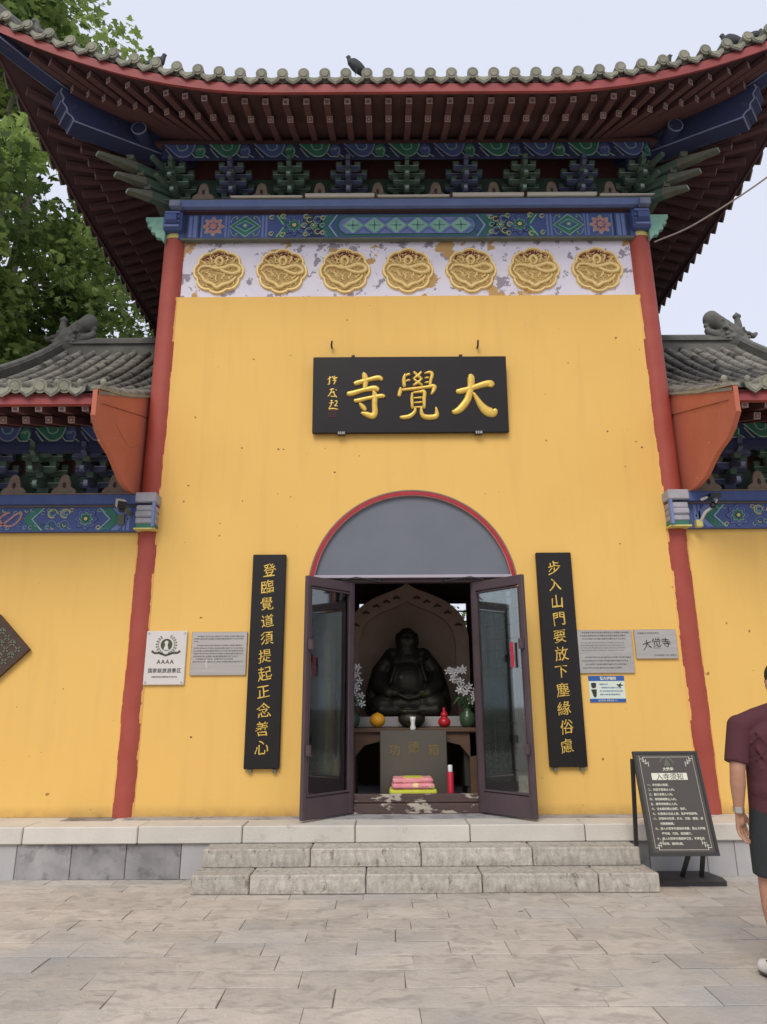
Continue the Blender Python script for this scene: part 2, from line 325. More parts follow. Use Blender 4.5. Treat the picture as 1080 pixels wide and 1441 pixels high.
ORG = {}
def link(name, data, parent=None, at=(0, 0, 0), rot=None):
    o = bpy.data.objects.new(name, data); col.objects.link(o)
    po = ORG.get(parent.name, Vector((0, 0, 0))) if parent else Vector((0, 0, 0))
    if parent: o.parent = parent
    o.location = Vector(at) - po; ORG[o.name] = Vector(at)
    if rot is not None: o.rotation_euler = rot
    return o
def obj(name, mb, mats, parent=None, at=None):
    """verts of mb in the parent's frame of coordinates (world for unrotated parents); at = origin"""
    if at is None: at = ORG.get(parent.name, (0, 0, 0)) if parent else (0, 0, 0)
    return link(name, mb.mesh(name, mats, at), parent, at)
def tag(o, label=None, cat=None, group=None, kind=None):
    if label: o['label'] = label
    if cat: o['category'] = cat
    if group: o['group'] = group
    if kind: o['kind'] = kind
    return o
def thing(name, label, cat, at=(0, 0, 0), rot=None, group=None, local=False, kind=None):
    o = bpy.data.objects.new(name, None); col.objects.link(o); o.location = at; o.empty_display_size = .2
    if rot is not None: o.rotation_euler = rot
    ORG[o.name] = Vector((0, 0, 0)) if local else Vector(at)
    return tag(o, label, cat, group, kind)

def text_mesh(name, s, size, m, emb=0.0, ext=.002, res=3, bevel=0, align='CENTER', vertical=False, spacing=1.0):
    """lettering as a mesh in the x-z plane facing -y, centred on its bounding box (or left aligned)"""
    cu = bpy.data.curves.new(name, 'FONT'); cu.body = s; cu.size = size; cu.extrude = ext; cu.offset = emb; cu.resolution_u = res
    cu.bevel_depth = bevel; cu.bevel_resolution = 1; cu.space_line = spacing
    o = bpy.data.objects.new('tmp', cu); col.objects.link(o)
    dg = bpy.context.evaluated_depsgraph_get(); dg.update()
    me = bpy.data.meshes.new_from_object(o.evaluated_get(dg), depsgraph=dg)
    bpy.data.objects.remove(o); bpy.data.curves.remove(cu)
    me.name = name
    n = len(me.vertices); co = np.empty(n*3); me.vertices.foreach_get('co', co); co = co.reshape(-1, 3)
    if n:
        cx = (co[:, 0].min() + co[:, 0].max())/2 if align == 'CENTER' else co[:, 0].min()
        cy = (co[:, 1].min() + co[:, 1].max())/2
        out = np.stack([co[:, 0]-cx, -co[:, 2], co[:, 1]-cy], 1); me.vertices.foreach_set('co', out.ravel())
    me.materials.clear(); me.materials.append(m); me.update(); return me
def lettering(name, s, size, m, parent, at, brush=0, **k):
    me = text_mesh(name, s, size, m, **k)
    if brush:      # handwritten lean: strokes climb to the right, waver and swell
        a, b, c = random.uniform(0, 6), random.uniform(0, 6), random.uniform(.08, .17)*brush
        for v in me.vertices:
            x, z = v.co.x/size, v.co.z/size
            v.co.x = size*(x*.96 + .030*math.sin(7*z+a) + .012*math.sin(19*z+b) - .05*z*brush); v.co.z = size*(z + c*x + .022*math.sin(8*x+b) + .012*math.sin(21*x+a) - .10*x*x)
    return link(name, me, parent, at)

# blobs: overlapping rounded cones and ellipsoids fused by a voxel remesh
def ell(bm, c, r, rot=None, seg=20):
    M = Matrix.Translation(c) @ (rot.to_matrix().to_4x4() if rot else Matrix.Identity(4)) @ Matrix.Diagonal((r[0], r[1], r[2], 1))
    bmesh.ops.create_uvsphere(bm, u_segments=seg, v_segments=seg//2+2, radius=1, matrix=M)
def rcone(bm, p0, r0, p1, r1, seg=14):
    p0, p1 = Vector(p0), Vector(p1); d = p1 - p0; L = d.length
    q = d.to_track_quat('Z', 'Y').to_matrix().to_4x4()
    if L > 1e-6: bmesh.ops.create_cone(bm, cap_ends=True, segments=seg, radius1=r0, radius2=r1, depth=L, matrix=Matrix.Translation((p0+p1)/2) @ q)
    ell(bm, p0, (r0, r0, r0), seg=seg); ell(bm, p1, (r1, r1, r1), seg=seg)
def chain(bm, pts):
    for (a, ra), (b, rb) in zip(pts[:-1], pts[1:]): rcone(bm, a, ra, b, rb)
def fuse(name, bm, m, parent=None, at=(0, 0, 0), voxel=.02, smooth=6):
    me = bpy.data.meshes.new(name); bm.to_mesh(me); bm.free()
    me.transform(Matrix.Translation(-Vector(at)))
    o = bpy.data.objects.new('tmp', me); col.objects.link(o)
    rm = o.modifiers.new('r', 'REMESH'); rm.mode = 'VOXEL'; rm.voxel_size = voxel; rm.use_smooth_shade = True
    if smooth: sm = o.modifiers.new('s', 'SMOOTH'); sm.iterations = smooth; sm.factor = .5
    dg = bpy.context.evaluated_depsgraph_get(); dg.update()
    out = bpy.data.meshes.new_from_object(o.evaluated_get(dg), depsgraph=dg); out.name = name
    bpy.data.objects.remove(o); bpy.data.meshes.remove(me)
    out.materials.clear(); out.materials.append(m)
    return link(name, out, parent, at)
def jitter(lo, hi): return random.uniform(lo, hi)
def spline(pts, n=6):
    """Catmull-Rom through points (tuples of any length)"""
    P = [np.array(p, float) for p in pts]; P = [2*P[0]-P[1]] + P + [2*P[-1]-P[-2]]; out = []
    for i in range(1, len(P)-2):
        for k in range(n):
            t = k/n; a, b, c, d = P[i-1], P[i], P[i+1], P[i+2]
            out.append(tuple(.5*((2*b)+(-a+c)*t+(2*a-5*b+4*c-d)*t*t+(-a+3*b-3*c+d)*t**3)))
    out.append(tuple(P[-2])); return out

XC = .315; CX = 2.92; YW = 7.40; PZ = .447       # hall axis, half column spacing, wall face, platform top

# ================================================================ GROUND AND PAVING
g = MB(); g.box(-400, 400, -300, 700, -.6, -.007)
ground = obj('ground', g, M_joint); tag(ground, kind='structure')
def slab_mesh(name, w, d, h, seed, c=.006):
    r = random.Random(seed); bm = bmesh.new(); bmesh.ops.create_cube(bm, size=1)
    for v in bm.verts:
        v.co = Vector((v.co.x*w + r.uniform(-.004, .004), v.co.y*d + r.uniform(-.003, .003), v.co.z*h - h/2 + (r.uniform(-.003, .003) if v.co.z > 0 else 0)))
    bmesh.ops.bevel(bm, geom=[e for e in bm.edges if any(v.co.z > -h*.5 for v in e.verts)], offset=c, segments=1, affect='EDGES')
    me = bpy.data.meshes.new(name); bm.to_mesh(me); bm.free(); return me
ROW, LEN = .2585, .60
variants = []
for k in range(8):
    me = slab_mesh('paving_slab', LEN*(1 if k < 6 else (.62, 1.38)[k-6])-.0035, ROW-.011, .04, 100+k, .0022); me.materials.append(M_pave); variants.append(me)
far = MB(); rowi = 0
y = 6.96
while y > 1.2:
    y0 = y - ROW; yc = (y+y0)/2
    x = -8 + random.uniform(0, LEN)
    vis = .62*yc + .35
    while x < 9:
        k = random.choices(range(8), [1]*6 + [.5, .35])[0]; w = LEN*(1 if k < 6 else (.62, 1.38)[k-6])
        xc = x + w/2
        zz = random.uniform(-.002, .003)
        if abs(xc) < vis + .3 and yc > 3.6:
            o = link('paving_slab', variants[k], ground, (xc, yc, zz)); o.rotation_euler = (jitter(-.004, .004), jitter(-.004, .004), 0)
        else: far.box(xc-w/2+.005, xc+w/2-.005, y0+.004, y-.004, -.04, zz)
        x += w
    y = y0
for yy in np.arange(1.2, -8, -ROW):
    for xx in np.arange(-8 + random.uniform(0, .5), 9, LEN): far.box(xx, xx+LEN-.008, yy-ROW+.008, yy, -.04, 0)
tag(obj('distant_paving', far, M_pave, ground), kind='stuff')

# ================================================================ STONE PLATFORM
plat = thing('stone_platform', 'long pale granite terrace with grey marble facing under the yellow walls', 'platform', (XC, 7.2, 0))
pb = MB(); pb.box(-7.5, 8.2, 6.93, 16, 0, PZ-.03); obj('core', pb, M_joint, plat)
xs = [-7.5, -6.4, -5.4, -4.3, -3.31, -2.26, -1.306, -.276, .773, 1.824, 2.42, 3.3, 4.3, 5.4, 6.6, 8.2]
for a, b in zip(xs[:-1], xs[1:]):
    s = MB(); s.cbox(a+.004, b-.004, 6.84, 7.19, .300, PZ + jitter(-.002, .002), .009); obj('kerb_stone', s, M_stone, plat, ((a+b)/2, 7, .37))
xs = [-7.5, -6.3, -5.0, -4.2, -3.36, -2.86, -2.36, -1.86, -1.4, -.9, -.3, .5, 1.2, 1.9, 2.4, 2.92, 3.18, 3.75, 4.6, 5.6, 6.8, 8.2]
for i, (a, b) in enumerate(zip(xs[:-1], xs[1:])):
    s = MB(); s.cbox(a+.0025, b-.0025, 6.875, 6.94, .0, .297, .004); pale = i in (3, 7, 14, 15, 16, 17, 2, 18)
    obj('face_slab', s, M_marblel if pale else M_marble, plat, ((a+b)/2, 6.9, .15))
x = -7.5; i = 0
while x < 8.2:
    w = random.choice((.42, .5, .36, .6)); s = MB(); s.cbox(x+.003, x+w-.003, 7.193, 7.62, .40, PZ-.002, .004)
    obj('top_tile', s, M_marble if i % 3 == 0 or -.7 < x < 1.2 else M_stone, plat, (x+w/2, 7.4, .43)); x += w; i += 1

# ================================================================ STEPS
steps = thing('stone_steps', 'two broad chiselled stone steps leading up to the doorway', 'steps', (XC, 6.6, 0))
def step_stone(a, b, y0, y1, z0, z1):
    s = MB(); s.cbox(a+.004, b-.004, y0 + jitter(0, .006), y1, z0, z1, .010)
    # pitched face: rough band below a dressed top edge
    nx = max(2, int((b-a)/.05)); nz = 4; vs = []; fs = []
    for j in range(nz+1):
        for k in range(nx+1):
            e = 0 if k in (0, nx) or j in (0, nz) else jitter(.002, .012)
            vs.append((a+.03+(b-a-.06)*k/nx, y0+.004-e, z0+.014+(z1-z0-.048)*j/nz))
    for j in range(nz):
        for k in range(nx): q = j*(nx+1)+k; fs.append((q, q+1, q+nx+2, q+nx+1))
    s.add(vs, fs, 0, True)
    obj('step_stone', s, M_stonec, steps, ((a+b)/2, y0, z0))
for a, b in ((-1.62, -1.131), (-1.131, -.164), (-.164, .802), (.802, 1.769), (1.769, 2.275)): step_stone(a, b, 6.325, 6.66, 0, .149)
for a, b in ((-1.60, -.656), (-.656, .311), (.311, 1.284), (1.284, 2.225)): step_stone(a, b, 6.49 + .10, 6.872, .149, .298)

# ================================================================ GATE HALL
hall = thing('gate_hall', 'tall yellow temple gate hall with sweeping grey tiled roof and painted eaves', 'temple gate', (XC, 9.5, PZ))
# --- front wall with the arched opening
R_, ZC = 1.128, 2.69; W2 = 1.128
arc = [(XC + R_*math.cos(t), ZC + R_*math.sin(t)) for t in np.linspace(0, PI, 49)]
def wallslab(y0, y1, z1, name, m, xh):
    s = MB(); top = z1
    # left, right strips and the spandrel as one extruded outline (quads fanned by column)
    XS = [XC - xh, XC - R_] + [a[0] for a in arc[::-1]][1:-1] + [XC + R_, XC + xh]
    def zlow(x):
        d = abs(x - XC)
        return PZ if d > R_ + 1e-6 else ZC + math.sqrt(max(R_*R_ - d*d, 0))
    ring = [(XC-xh, PZ), (XC-R_, PZ), (XC-R_, ZC)] + [(a[0], a[1]) for a in arc[::-1]][1:-1] + [(XC+R_, ZC), (XC+R_, PZ), (XC+xh, PZ), (XC+xh, top)]
    cols = [a for a in arc[::-1]]
    for yy in (y0, y1):
        s.flat([(XC-xh, PZ), (XC-R_, PZ), (XC-R_, ZC), (XC-R_, top), (XC-xh, top)], yy); s.flat([(XC+R_, PZ), (XC+xh, PZ), (XC+xh, top), (XC+R_, top), (XC+R_, ZC)], yy)
        for p, q in zip(cols[:-1], cols[1:]): s.flat([p, q, (q[0], top), (p[0], top)], yy)
    ol = [(XC-R_, PZ)] + cols + [(XC+R_, PZ)]
    for p, q in zip(ol[:-1], ol[1:]): s.add([(p[0], y0, p[1]), (q[0], y0, q[1]), (q[0], y1, q[1]), (p[0], y1, p[1])], [(0, 1, 2, 3)])
    s.add([(XC-xh, y0, top), (XC+xh, y0, top), (XC+xh, y1, top), (XC-xh, y1, top)], [(0, 1, 2, 3)])
    for sx in (-1, 1): s.add([(XC+sx*xh, y0, PZ), (XC+sx*xh, y1, PZ), (XC+sx*xh, y1, top), (XC+sx*xh, y0, top)], [(0, 1, 2, 3)])
    return obj(name, s, m, hall)
wallslab(YW, YW+.24, 6.32, 'front_wall', M_yellow, 2.87)
# side, rear walls and ceiling of the room
for sx in (-1, 1):
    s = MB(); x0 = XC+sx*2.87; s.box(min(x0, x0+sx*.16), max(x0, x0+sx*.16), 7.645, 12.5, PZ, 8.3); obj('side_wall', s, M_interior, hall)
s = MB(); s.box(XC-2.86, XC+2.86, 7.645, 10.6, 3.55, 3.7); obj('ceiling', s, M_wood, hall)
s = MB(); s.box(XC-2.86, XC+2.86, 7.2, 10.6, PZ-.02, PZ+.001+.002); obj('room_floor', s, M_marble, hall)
# rear wall with latticed windows
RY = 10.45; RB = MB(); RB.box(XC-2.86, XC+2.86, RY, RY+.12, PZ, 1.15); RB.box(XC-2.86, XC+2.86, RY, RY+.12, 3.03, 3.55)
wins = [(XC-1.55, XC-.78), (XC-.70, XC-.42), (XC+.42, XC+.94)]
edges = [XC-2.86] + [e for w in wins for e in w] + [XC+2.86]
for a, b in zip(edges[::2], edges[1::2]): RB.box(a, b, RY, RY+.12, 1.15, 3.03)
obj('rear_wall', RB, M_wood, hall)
for a, b in wins:
    s = MB(); z0, z1 = 1.15, 3.03; n = max(2, round((b-a)/.14)); cw = (b-a)/n
    s.box(a, b, RY+.02, RY+.06, z0, z0+.04); s.box(a, b, RY+.02, RY+.06, z1-.04, z1)
    for i in range(n+1):
        xx = a + cw*i
        for j in range(12):
            za = z0 + (z1-z0)*j/12; zb = za + (z1-z0)/12
            if i in (0, n) or (i+j) % 2: s.box(xx-.011, xx+.011, RY+.03, RY+.05, za, zb)
    for j in range(1, 12):
        zz = z0 + (z1-z0)*j/12; k = j % 2
        for i in range(n):
            if (i+j) % 3: s.box(a+cw*i, a+cw*(i+1), RY+.0285, RY+.0515, zz-.011, zz+.011)
    obj('window_lattice', s, M_wood, hall)
r = random.Random(31); s = MB()
for x, z in [(-1.95, 5.38), (-1.62, 4.35), (-1.2, 4.33), (-1.14, 4.33), (2.9, 4.4), (2.96, 4.33), (2.75, 4.1), (-1.36, 3.02), (-2.2, 3.9), (2.2, 5.4), (1.9, 5.0), (-.55, 4.05), (2.6, 3.2), (-1.98, 1.2), (2.5, .9)] + [(r.uniform(-2.3, 2.9), r.uniform(3.4, 6.2)) for _ in range(10)]:
    q = r.uniform(.006, .013); s.prism([(x+q*r.uniform(.7, 1.3)*math.cos(t), z+q*r.uniform(.5, 1.1)*math.sin(t)) for t in np.linspace(0, 2*PI, 7, endpoint=False)], YW-.0015, YW+.002, 'y')
tag(obj('wall_pit', s, M_thresh, hall), kind='stuff')
# --- columns
for sx, m in ((-1, M_colL), (1, M_colR)):
    cx = XC + sx*CX
    s = MB(); s.lathe([(.148, PZ), (.142, 7.14)], (cx, 7.495, 0), 36); cl = obj('column', s, m, hall, (cx, 7.495, PZ))
    s = MB(); s.lathe([(.146, 7.14), (.150, 7.17), (.146, 7.20)], (cx, 7.495, 0), 36); obj('gold_ring', s, M_yel, cl, (cx, 7.435, 7.17))
    # painted beam head over the column: curled block with pale lines
    s = MB(); s.cbox(cx-.115, cx+.115, 7.27, 7.6, 7.20, 7.47, .02, 0)
    for z in (7.235, 7.30, 7.365, 7.43): s.box(cx-.09, cx+.09, 7.245, 7.27, z-.012, z+.012, 1)
    s.prism([(7.262, 7.26), (7.20, 7.29), (7.19, 7.36), (7.22, 7.40), (7.262, 7.41)], cx-.07, cx+.07, 'x', 0)
    s.box(cx-.03, cx+.10, 7.185, 7.27, 7.475, 7.555, 2); obj('capital_block', s, [M_blue, M_bluel, M_line], cl, (cx, 7.4, 7.3))
    # carved bracket wing outside the column
    w = [(0, 7.42), (.30, 7.42), (.30, 7.37), (.25, 7.34), (.27, 7.29), (.20, 7.27), (.21, 7.21), (.14, 7.19), (.13, 7.13), (.06, 7.12), (0, 7.06)]
    s = MB(); s.prism([(cx + sx*(.10+p[0]*.85), p[1]) for p in w], 7.33, 7.39, 'y', 0); obj('carved_spandrel', s, M_mint, cl, (cx+sx*.2, 7.36, 7.2))
# rear columns
for sx in (-1, 1):
    s = MB(); s.lathe([(.135, PZ), (.135, 7.9)], (XC+sx*CX, 12.5, 0), 20); obj('rear_column', s, M_red, hall, (XC+sx*CX, 12.5, PZ))

# --- white frieze panel with seven gilt medallions
s = MB(); s.box(XC-2.83, XC+2.83, YW+.03, YW+.10, 6.30, 7.115); fr = obj('frieze_panel', s, M_peel, hall)
def medallion_mesh():
    R = .325; s = MB(); N = 96
    def rad(t): return R*(.90 + .10*abs(math.cos(4*t))**.7)
    for (f0, f1, y0, y1, mi) in ((1.0, .965, 0, -.030, 1), (.965, .90, -.030, -.030, 1), (.90, .87, -.030, -.008, 1)):
        a = [(rad(t)*f0*math.cos(t), y0, rad(t)*f0*math.sin(t)) for t in np.linspace(0, 2*PI, N, endpoint=False)]
        b = [(rad(t)*f1*math.cos(t), y1, rad(t)*f1*math.sin(t)) for t in np.linspace(0, 2*PI, N, endpoint=False)]
        s.add(a+b, [(i, (i+1) % N, N+(i+1) % N, N+i) for i in range(N)], mi)
    s.add([(rad(t)*.88*math.cos(t), -.008, rad(t)*.88*math.sin(t)) for t in np.linspace(0, 2*PI, N, endpoint=False)], [tuple(range(N))], 0)
    def vine(pts, r, n=5):
        P = spline([(p[0]*R, p[1]*R) for p in pts], n); s.tube([(p[0], -.012, p[1]) for p in P], r, 6, 1, True, lambda t: .55+.9*math.sin(PI*min(max(t, .03), .97))**.7)
    vine([(.13*math.cos(t), .44+.17*math.sin(t)) for t in np.linspace(-1.5, 4.6, 10)], .016)
    vine([(-.80, -.02), (-.68, .2), (-.38, .22), (-.1, .12), (.2, .16), (.5, .26), (.76, .16), (.78, -.02), (.5, -.10), (.2, .0), (0, .14), (-.2, .26)], .020)
    vine([(-.78, -.06), (-.62, -.22), (-.48, -.44), (-.2, -.56), (-.03, -.72), (.15, -.6), (.42, -.5), (.6, -.34), (.66, -.2)], .019)
    for a, b in (((-.5, .3), (-.72, .48)), ((.42, .36), (.6, .58)), ((-.2, -.1), (-.1, -.36)), ((.2, -.06), (.12, -.3)), ((-.5, -.02), (-.3, -.2)), ((.55, -.12), (.4, -.3)), ((-.3, .36), (-.36, .62)), ((.22, .36), (.3, .66))):
        vine([a, ((a[0]+b[0])/2+.05, (a[1]+b[1])/2), b, (b[0]+.08, b[1]-.05)], .008, 3)
    r = random.Random(3)
    for _ in range(110):
        t, q = r.uniform(0, 2*PI), R*.8*math.sqrt(r.random()); x, z = q*math.cos(t), q*math.sin(t); a = r.uniform(0, PI)
        s.tube([(x, -.008, z), (x+.02*math.cos(a), -.017, z+.02*math.sin(a)), (x+.04*math.cos(a+.5), -.008, z+.04*math.sin(a+.5))], .006, 4, 1, False)
    return s
mm = medallion_mesh().mesh('medallion', [M_medal, M_gold])
for i in range(7):
    o = link('medallion', mm, fr, (XC-2.34+.782*i-.0, YW+.03, 6.69)); o.rotation_euler = (0, (0, PI*.02, -.03, .02, 0, -.02, .03)[i], 0)

# --- painted beam
BY = 7.36
s = MB(); s.box(XC-2.86, XC+2.86, BY, BY+.2, 7.125, 7.475, 0); beam = obj('painted_beam', s, [M_blue], hall)
s = MB(); s.box(XC-2.83, XC+2.83, BY-.012, BY+.05, 7.098, 7.123); obj('beam_moulding', s, M_dust, beam)
P = MB()      # pattern layers, few mm proud of each other
mats_p = [M_blue, M_green, M_lineg, M_bluel, M_pink, M_yel, M_mint, M_navy]
def pb_px(px): return (px-571)*(5.61/628)    # beam-local x from the axis
def rect(x0, x1, z0, z1, y, mi): P.box(x0, x1, y, y+.0025, z0, z1, mi)
def poly(pts, y, mi): P.prism(pts, y, y+.0025, 'y', mi)
Z0, Z1 = 7.14, 7.46; ZM = (Z0+Z1)/2; HH = (Z1-Z0)/2
def flower(cx, cz, R, y, cols, pet=8):
    for k, (rr, mi) in enumerate(cols):
        poly([(cx+R*rr*(.84+.16*math.cos(pet*t))*math.cos(t), cz+R*rr*(.84+.16*math.cos(pet*t))*math.sin(t)) for t in np.linspace(0, 2*PI, pet*6, endpoint=False)], y-.003*k, mi)
def outline(pts, w, y, mi): P.ribbon(pts + [pts[0]], w, y, mi, .002)
for sd in (-1, 1):
    X = lambda px: XC + sd*abs(pb_px(px))*1.0 if True else 0
    def R2(pa, pb_, z0, z1, y, mi):
        a, b = sorted((X(pa), X(pb_))); rect(a, b, z0, z1, y, mi)
    y1 = BY-.003
    for pa, pb_, mi in ((258, 263, 7), (265, 269, 3), (271, 276, 3), (278, 281, 7), (282, 284, 3), (315, 318, 3), (320, 322, 3), (367, 370, 3), (372, 375, 3)): R2(pa, pb_, Z0, Z1, y1, mi)
    flower(X(299), ZM, .145, y1, ((1, 2), (.92, 4), (.5, 0), (.36, 4)))
    cx = X(344); w = abs(X(322)-X(366))/2
    poly([(cx-w, ZM), (cx, Z1), (cx+w, ZM), (cx, Z0)], y1, 2); poly([(cx-w*.92, ZM), (cx, Z1-.02), (cx+w*.92, ZM), (cx, Z0+.02)], y1-.003, 1); poly([(cx-w*.66, ZM), (cx, Z1-.075), (cx+w*.66, ZM), (cx, Z0+.075)], y1-.006, 6); poly([(cx-w*.58, ZM), (cx, Z1-.09), (cx+w*.58, ZM), (cx, Z0+.09)], y1-.009, 0)
    flower(cx, ZM, .06, y1-.012, ((1, 1), (.6, 3), (.3, 5)), 6)
    for q in (-1, 1):
        for r in (-1, 1):
            P.ribbon(spline([(cx+q*w*.95, ZM+r*.05), (cx+q*w*.78, ZM+r*.13), (cx+q*w*.5, ZM+r*.145)], 4), .008, y1, 2, .002)
    # chevrons
    def chev(pa, wd, mi, y, flip=1):
        t = wd; x0 = X(pa); d = sd*flip*.10
        poly([(x0, Z0), (x0+sd*t, Z0), (x0+sd*t+d*-1, ZM), (x0+sd*t, Z1), (x0, Z1), (x0-d, ZM)] if True else [], y, mi)
    for pa, wd, mi in ((395, .08, 1), (389, .02, 6), (398, .02, 2)): chev(pa, wd, mi, y1-(.003 if mi != 1 else 0))
    for pa, wd, mi in ((468, .08, 1), (474, .02, 6), (460, .03, 3)): chev(pa, wd, mi, y1-(.003 if mi != 1 else 0), -1)
    flower(X(409+4), ZM, .150, y1-.006, ((1, 7), (.94, 3), (.86, 0), (.62, 2), (.55, 1), (.30, 7), (.2, 5)), 8)
    for k in range(10):
        t = 2*PI*k/10; P.ribbon([(X(413)+.06*math.cos(t), ZM+.06*math.sin(t)), (X(413)+.12*math.cos(t+.2), ZM+.12*math.sin(t+.2))], .007, y1-.012, 7, .002)
    cx = X(440)
    poly([(cx-.11, Z0+.005), (cx+.11, Z0+.005), (cx+.11, Z1-.005), (cx-.11, Z1-.005)], y1-.003, 7)
    for q in (-1, 1):
        for r in (-1, 1):
            for k, rr in enumerate((.055, .035)):
                P.ribbon([(cx+q*.052+rr*math.cos(t), ZM+r*.085+rr*math.sin(t)) for t in np.linspace(k, k+4.9, 10)], .010, y1-.006, (1, 5, 2, 3)[(k+q+r) % 4], .002)
    flower(cx, ZM, .05, y1-.007, ((1, 2), (.7, 1), (.35, 5)), 6)
    for px_, zz_ in ((381, .12), (381, -.12), (397, .135), (397, -.135), (429, .13), (429, -.13), (452, .0), (427, .0), (453, .11), (453, -.11)):
        ccx = X(px_)
        for k, rr in enumerate((.034, .020)): P.ribbon([(ccx+rr*math.cos(t), ZM+zz_+rr*math.sin(t)) for t in np.linspace(k, k+5.2, 9)], .008, y1-.013, (2, 5, 6)[(k+px_) % 3], .002)
    for px_ in (332, 356):
        for zz_ in (-.115, .115): flower(X(px_), ZM+zz_, .026, y1-.002, ((1, 1), (.5, 2)), 5)
a, b = XC+pb_px(480), XC-pb_px(480)
pill = lambda g, e: [(a-.05+e, ZM), (a-.02+e, ZM+g*.6), (a+.04+e, ZM+g), (b-.04-e, ZM+g), (b+.02-e, ZM+g*.6), (b+.05-e, ZM), (b+.02-e, ZM-g*.6), (b-.04-e, ZM-g), (a+.04+e, ZM-g), (a-.02+e, ZM-g*.6)]
poly(pill(.150, -.03), BY-.003, 1); poly(pill(.128, -.01), BY-.006, 7); poly(pill(.120, 0), BY-.009, 3)
n = 6; w = (b-a)/n
for i in range(n):
    cx = a + w*(i+.5); poly([(cx-w*.49, ZM), (cx, ZM+.115), (cx+w*.49, ZM), (cx, ZM-.115)], BY-.012, 6)
    for t in (0, PI/2, PI, 1.5*PI): P.ribbon([(cx, ZM), (cx+.07*math.cos(t), ZM+.07*math.sin(t))], .008, BY-.0145, 1, .002)
    flower(cx, ZM, .022, BY-.016, ((1, 3), (.5, 1)), 4)
    for r in (-1, 1): P.ribbon([(cx+w*.5-.09, ZM+r*.112), (cx+w*.5, ZM+r*.04), (cx+w*.5+.09, ZM+r*.112)], .010, BY-.0095, 0, .002)
obj('painted_pattern', P, mats_p, beam, (XC, BY, ZM))
# --- boards over the beam
s = MB(); s.box(XC-2.80, XC+2.80, 7.30, 7.62, 7.477, 7.50); obj('maroon_fillet', s, M_soffit, beam)
s = MB(); s.cbox(XC-2.95, XC+2.95, 7.235, 7.66, 7.502, 7.60, .006); tie = obj('tie_plate', s, M_bluel, hall)
s = MB(); s.box(XC-3.18, XC+3.18, 7.24, 7.66, 7.603, 7.615); obj('tie_plate_cover', s, M_dust, hall)

# --- bracket sets
def bracket_mesh(side=False):
    s = MB()
    def dou(x, y, z, w=.075, h=.05, mi=1):
        s.bar((x, y, z), (x, y, z+h*.45), w*.72, w*.72, w, w, mi, up=(0, 1, 0)); s.box(x-w/2, x+w/2, y-w/2, y+w/2, z+h*.45, z+h, mi)
    def gong(x, y, z, L, h=.06, d=.055, mi=0):
        pts = [(x-L/2, z+h), (x-L/2, z+h*.45), (x-L/2+.03, z+.1*h), (x-L/2+.07, z), (x+L/2-.07, z), (x+L/2-.03, z+.1*h), (x+L/2, z+h*.45), (x+L/2, z+h)]
        s.prism(pts, y-d/2, y+d/2, 'y', mi)
        s.box(x-L/2+.004, x+L/2-.004, y-d/2-.003, y-d/2, z+h-.009, z+h-.001, 2)
        for q in (-1, 1): dou(x+q*(L/2-.035), y, z+h)
    dou(0, -.02, 0, .13, .08, 0)
    gong(0, -.02, .08, .34); gong(0, -.02, .20, .48)
    gong(0, -.16, .20, .34); gong(0, -.16, .31, .46, .05)
    gong(0, -.29, .315, .30, .05)
    # forward arms with drooping beaks
    s.prism([(0, .14), (0, .075), (-.16, .075), (-.27, .045), (-.285, .06), (-.24, .11), (-.18, .14)], -.028, .028, 'x', 0)
    s.prism([(0, .26), (0, .195), (-.28, .195), (-.40, .150), (-.415, .168), (-.36, .22), (-.29, .26)], -.030, .030, 'x', 0)
    s.prism([(0, .40), (0, .31), (-.38, .31), (-.43, .34), (-.41, .38), (-.44, .42), (-.36, .45), (0, .45)], -.026, .026, 'x', 0)
    for y, z in ((-.29, .265), (-.16, .145)): dou(0, y, z, .08, .05)
    s.box(-.022, .022, -.283, -.278, .055, .10, 2); s.box(-.022, .022, -.413, -.408, .165, .20, 2)
    return s
bg_ = bracket_mesh().mesh('bracket_set', [M_greend, M_greend, M_lineg]); bb_ = bracket_mesh().mesh('bracket_set', [M_blued, M_greend, M_line])
for k in range(-4, 5):
    link('bracket_set', bb_ if k % 2 else bg_, hall, (XC+.73*k, 7.42, 7.615))
# side rows of brackets
for sx in (-1, 1):
    for k in range(1, 7):
        o = link('bracket_set', bb_ if k % 2 else bg_, hall, (XC+sx*2.9, 7.42+.73*k, 7.615)); o.rotation_euler = (0, 0, sx*PI/2)
# corner arms: stacked diagonal beaks
for sx in (-1, 1):
    s = MB(); c = Vector((XC+sx*CX, 7.42, 0)); d = Vector((sx*.78, -.62, 0))
    d = Vector((sx*1.83, -1.59, 0)).normalized()
    for z, L, ze in ((7.64, .64, 7.52), (7.79, .80, 7.67), (7.94, 1.03, 7.83)):
        p = c + Vector((0, 0, z)); q = c + d*(L*.55) + Vector((0, 0, z-.03)); e = c + d*L + Vector((0, 0, ze+.015))
        s.bar(p, q, .10, .11, mi=0); s.bar(q, e, .11, .10, .085, .035, mi=1); s.bar(e, e+d*.008, .07, .026, mi=2)
        k = c + d*(L*.62) + Vector((0, 0, z+.06)); s.bar(k-Vector((0, 0, .03)), k+Vector((0, 0, .03)), .07, .07, .09, .09, 1, up=(0, 1, 0))
    for ang, L, z in ((.5, .45, 7.80), (-.5, .45, 7.80), (.5, .55, 7.98), (-.5, .55, 7.98)):
        dd = Matrix.Rotation(ang, 3, 'Z') @ d
        s.bar(c+Vector((0, 0, z)), c+dd*L+Vector((0, 0, z-.03)), .06, .07, .05, .05, 0)
    obj('corner_bracket', s, [M_greend, M_dust, M_lineg], hall, c)
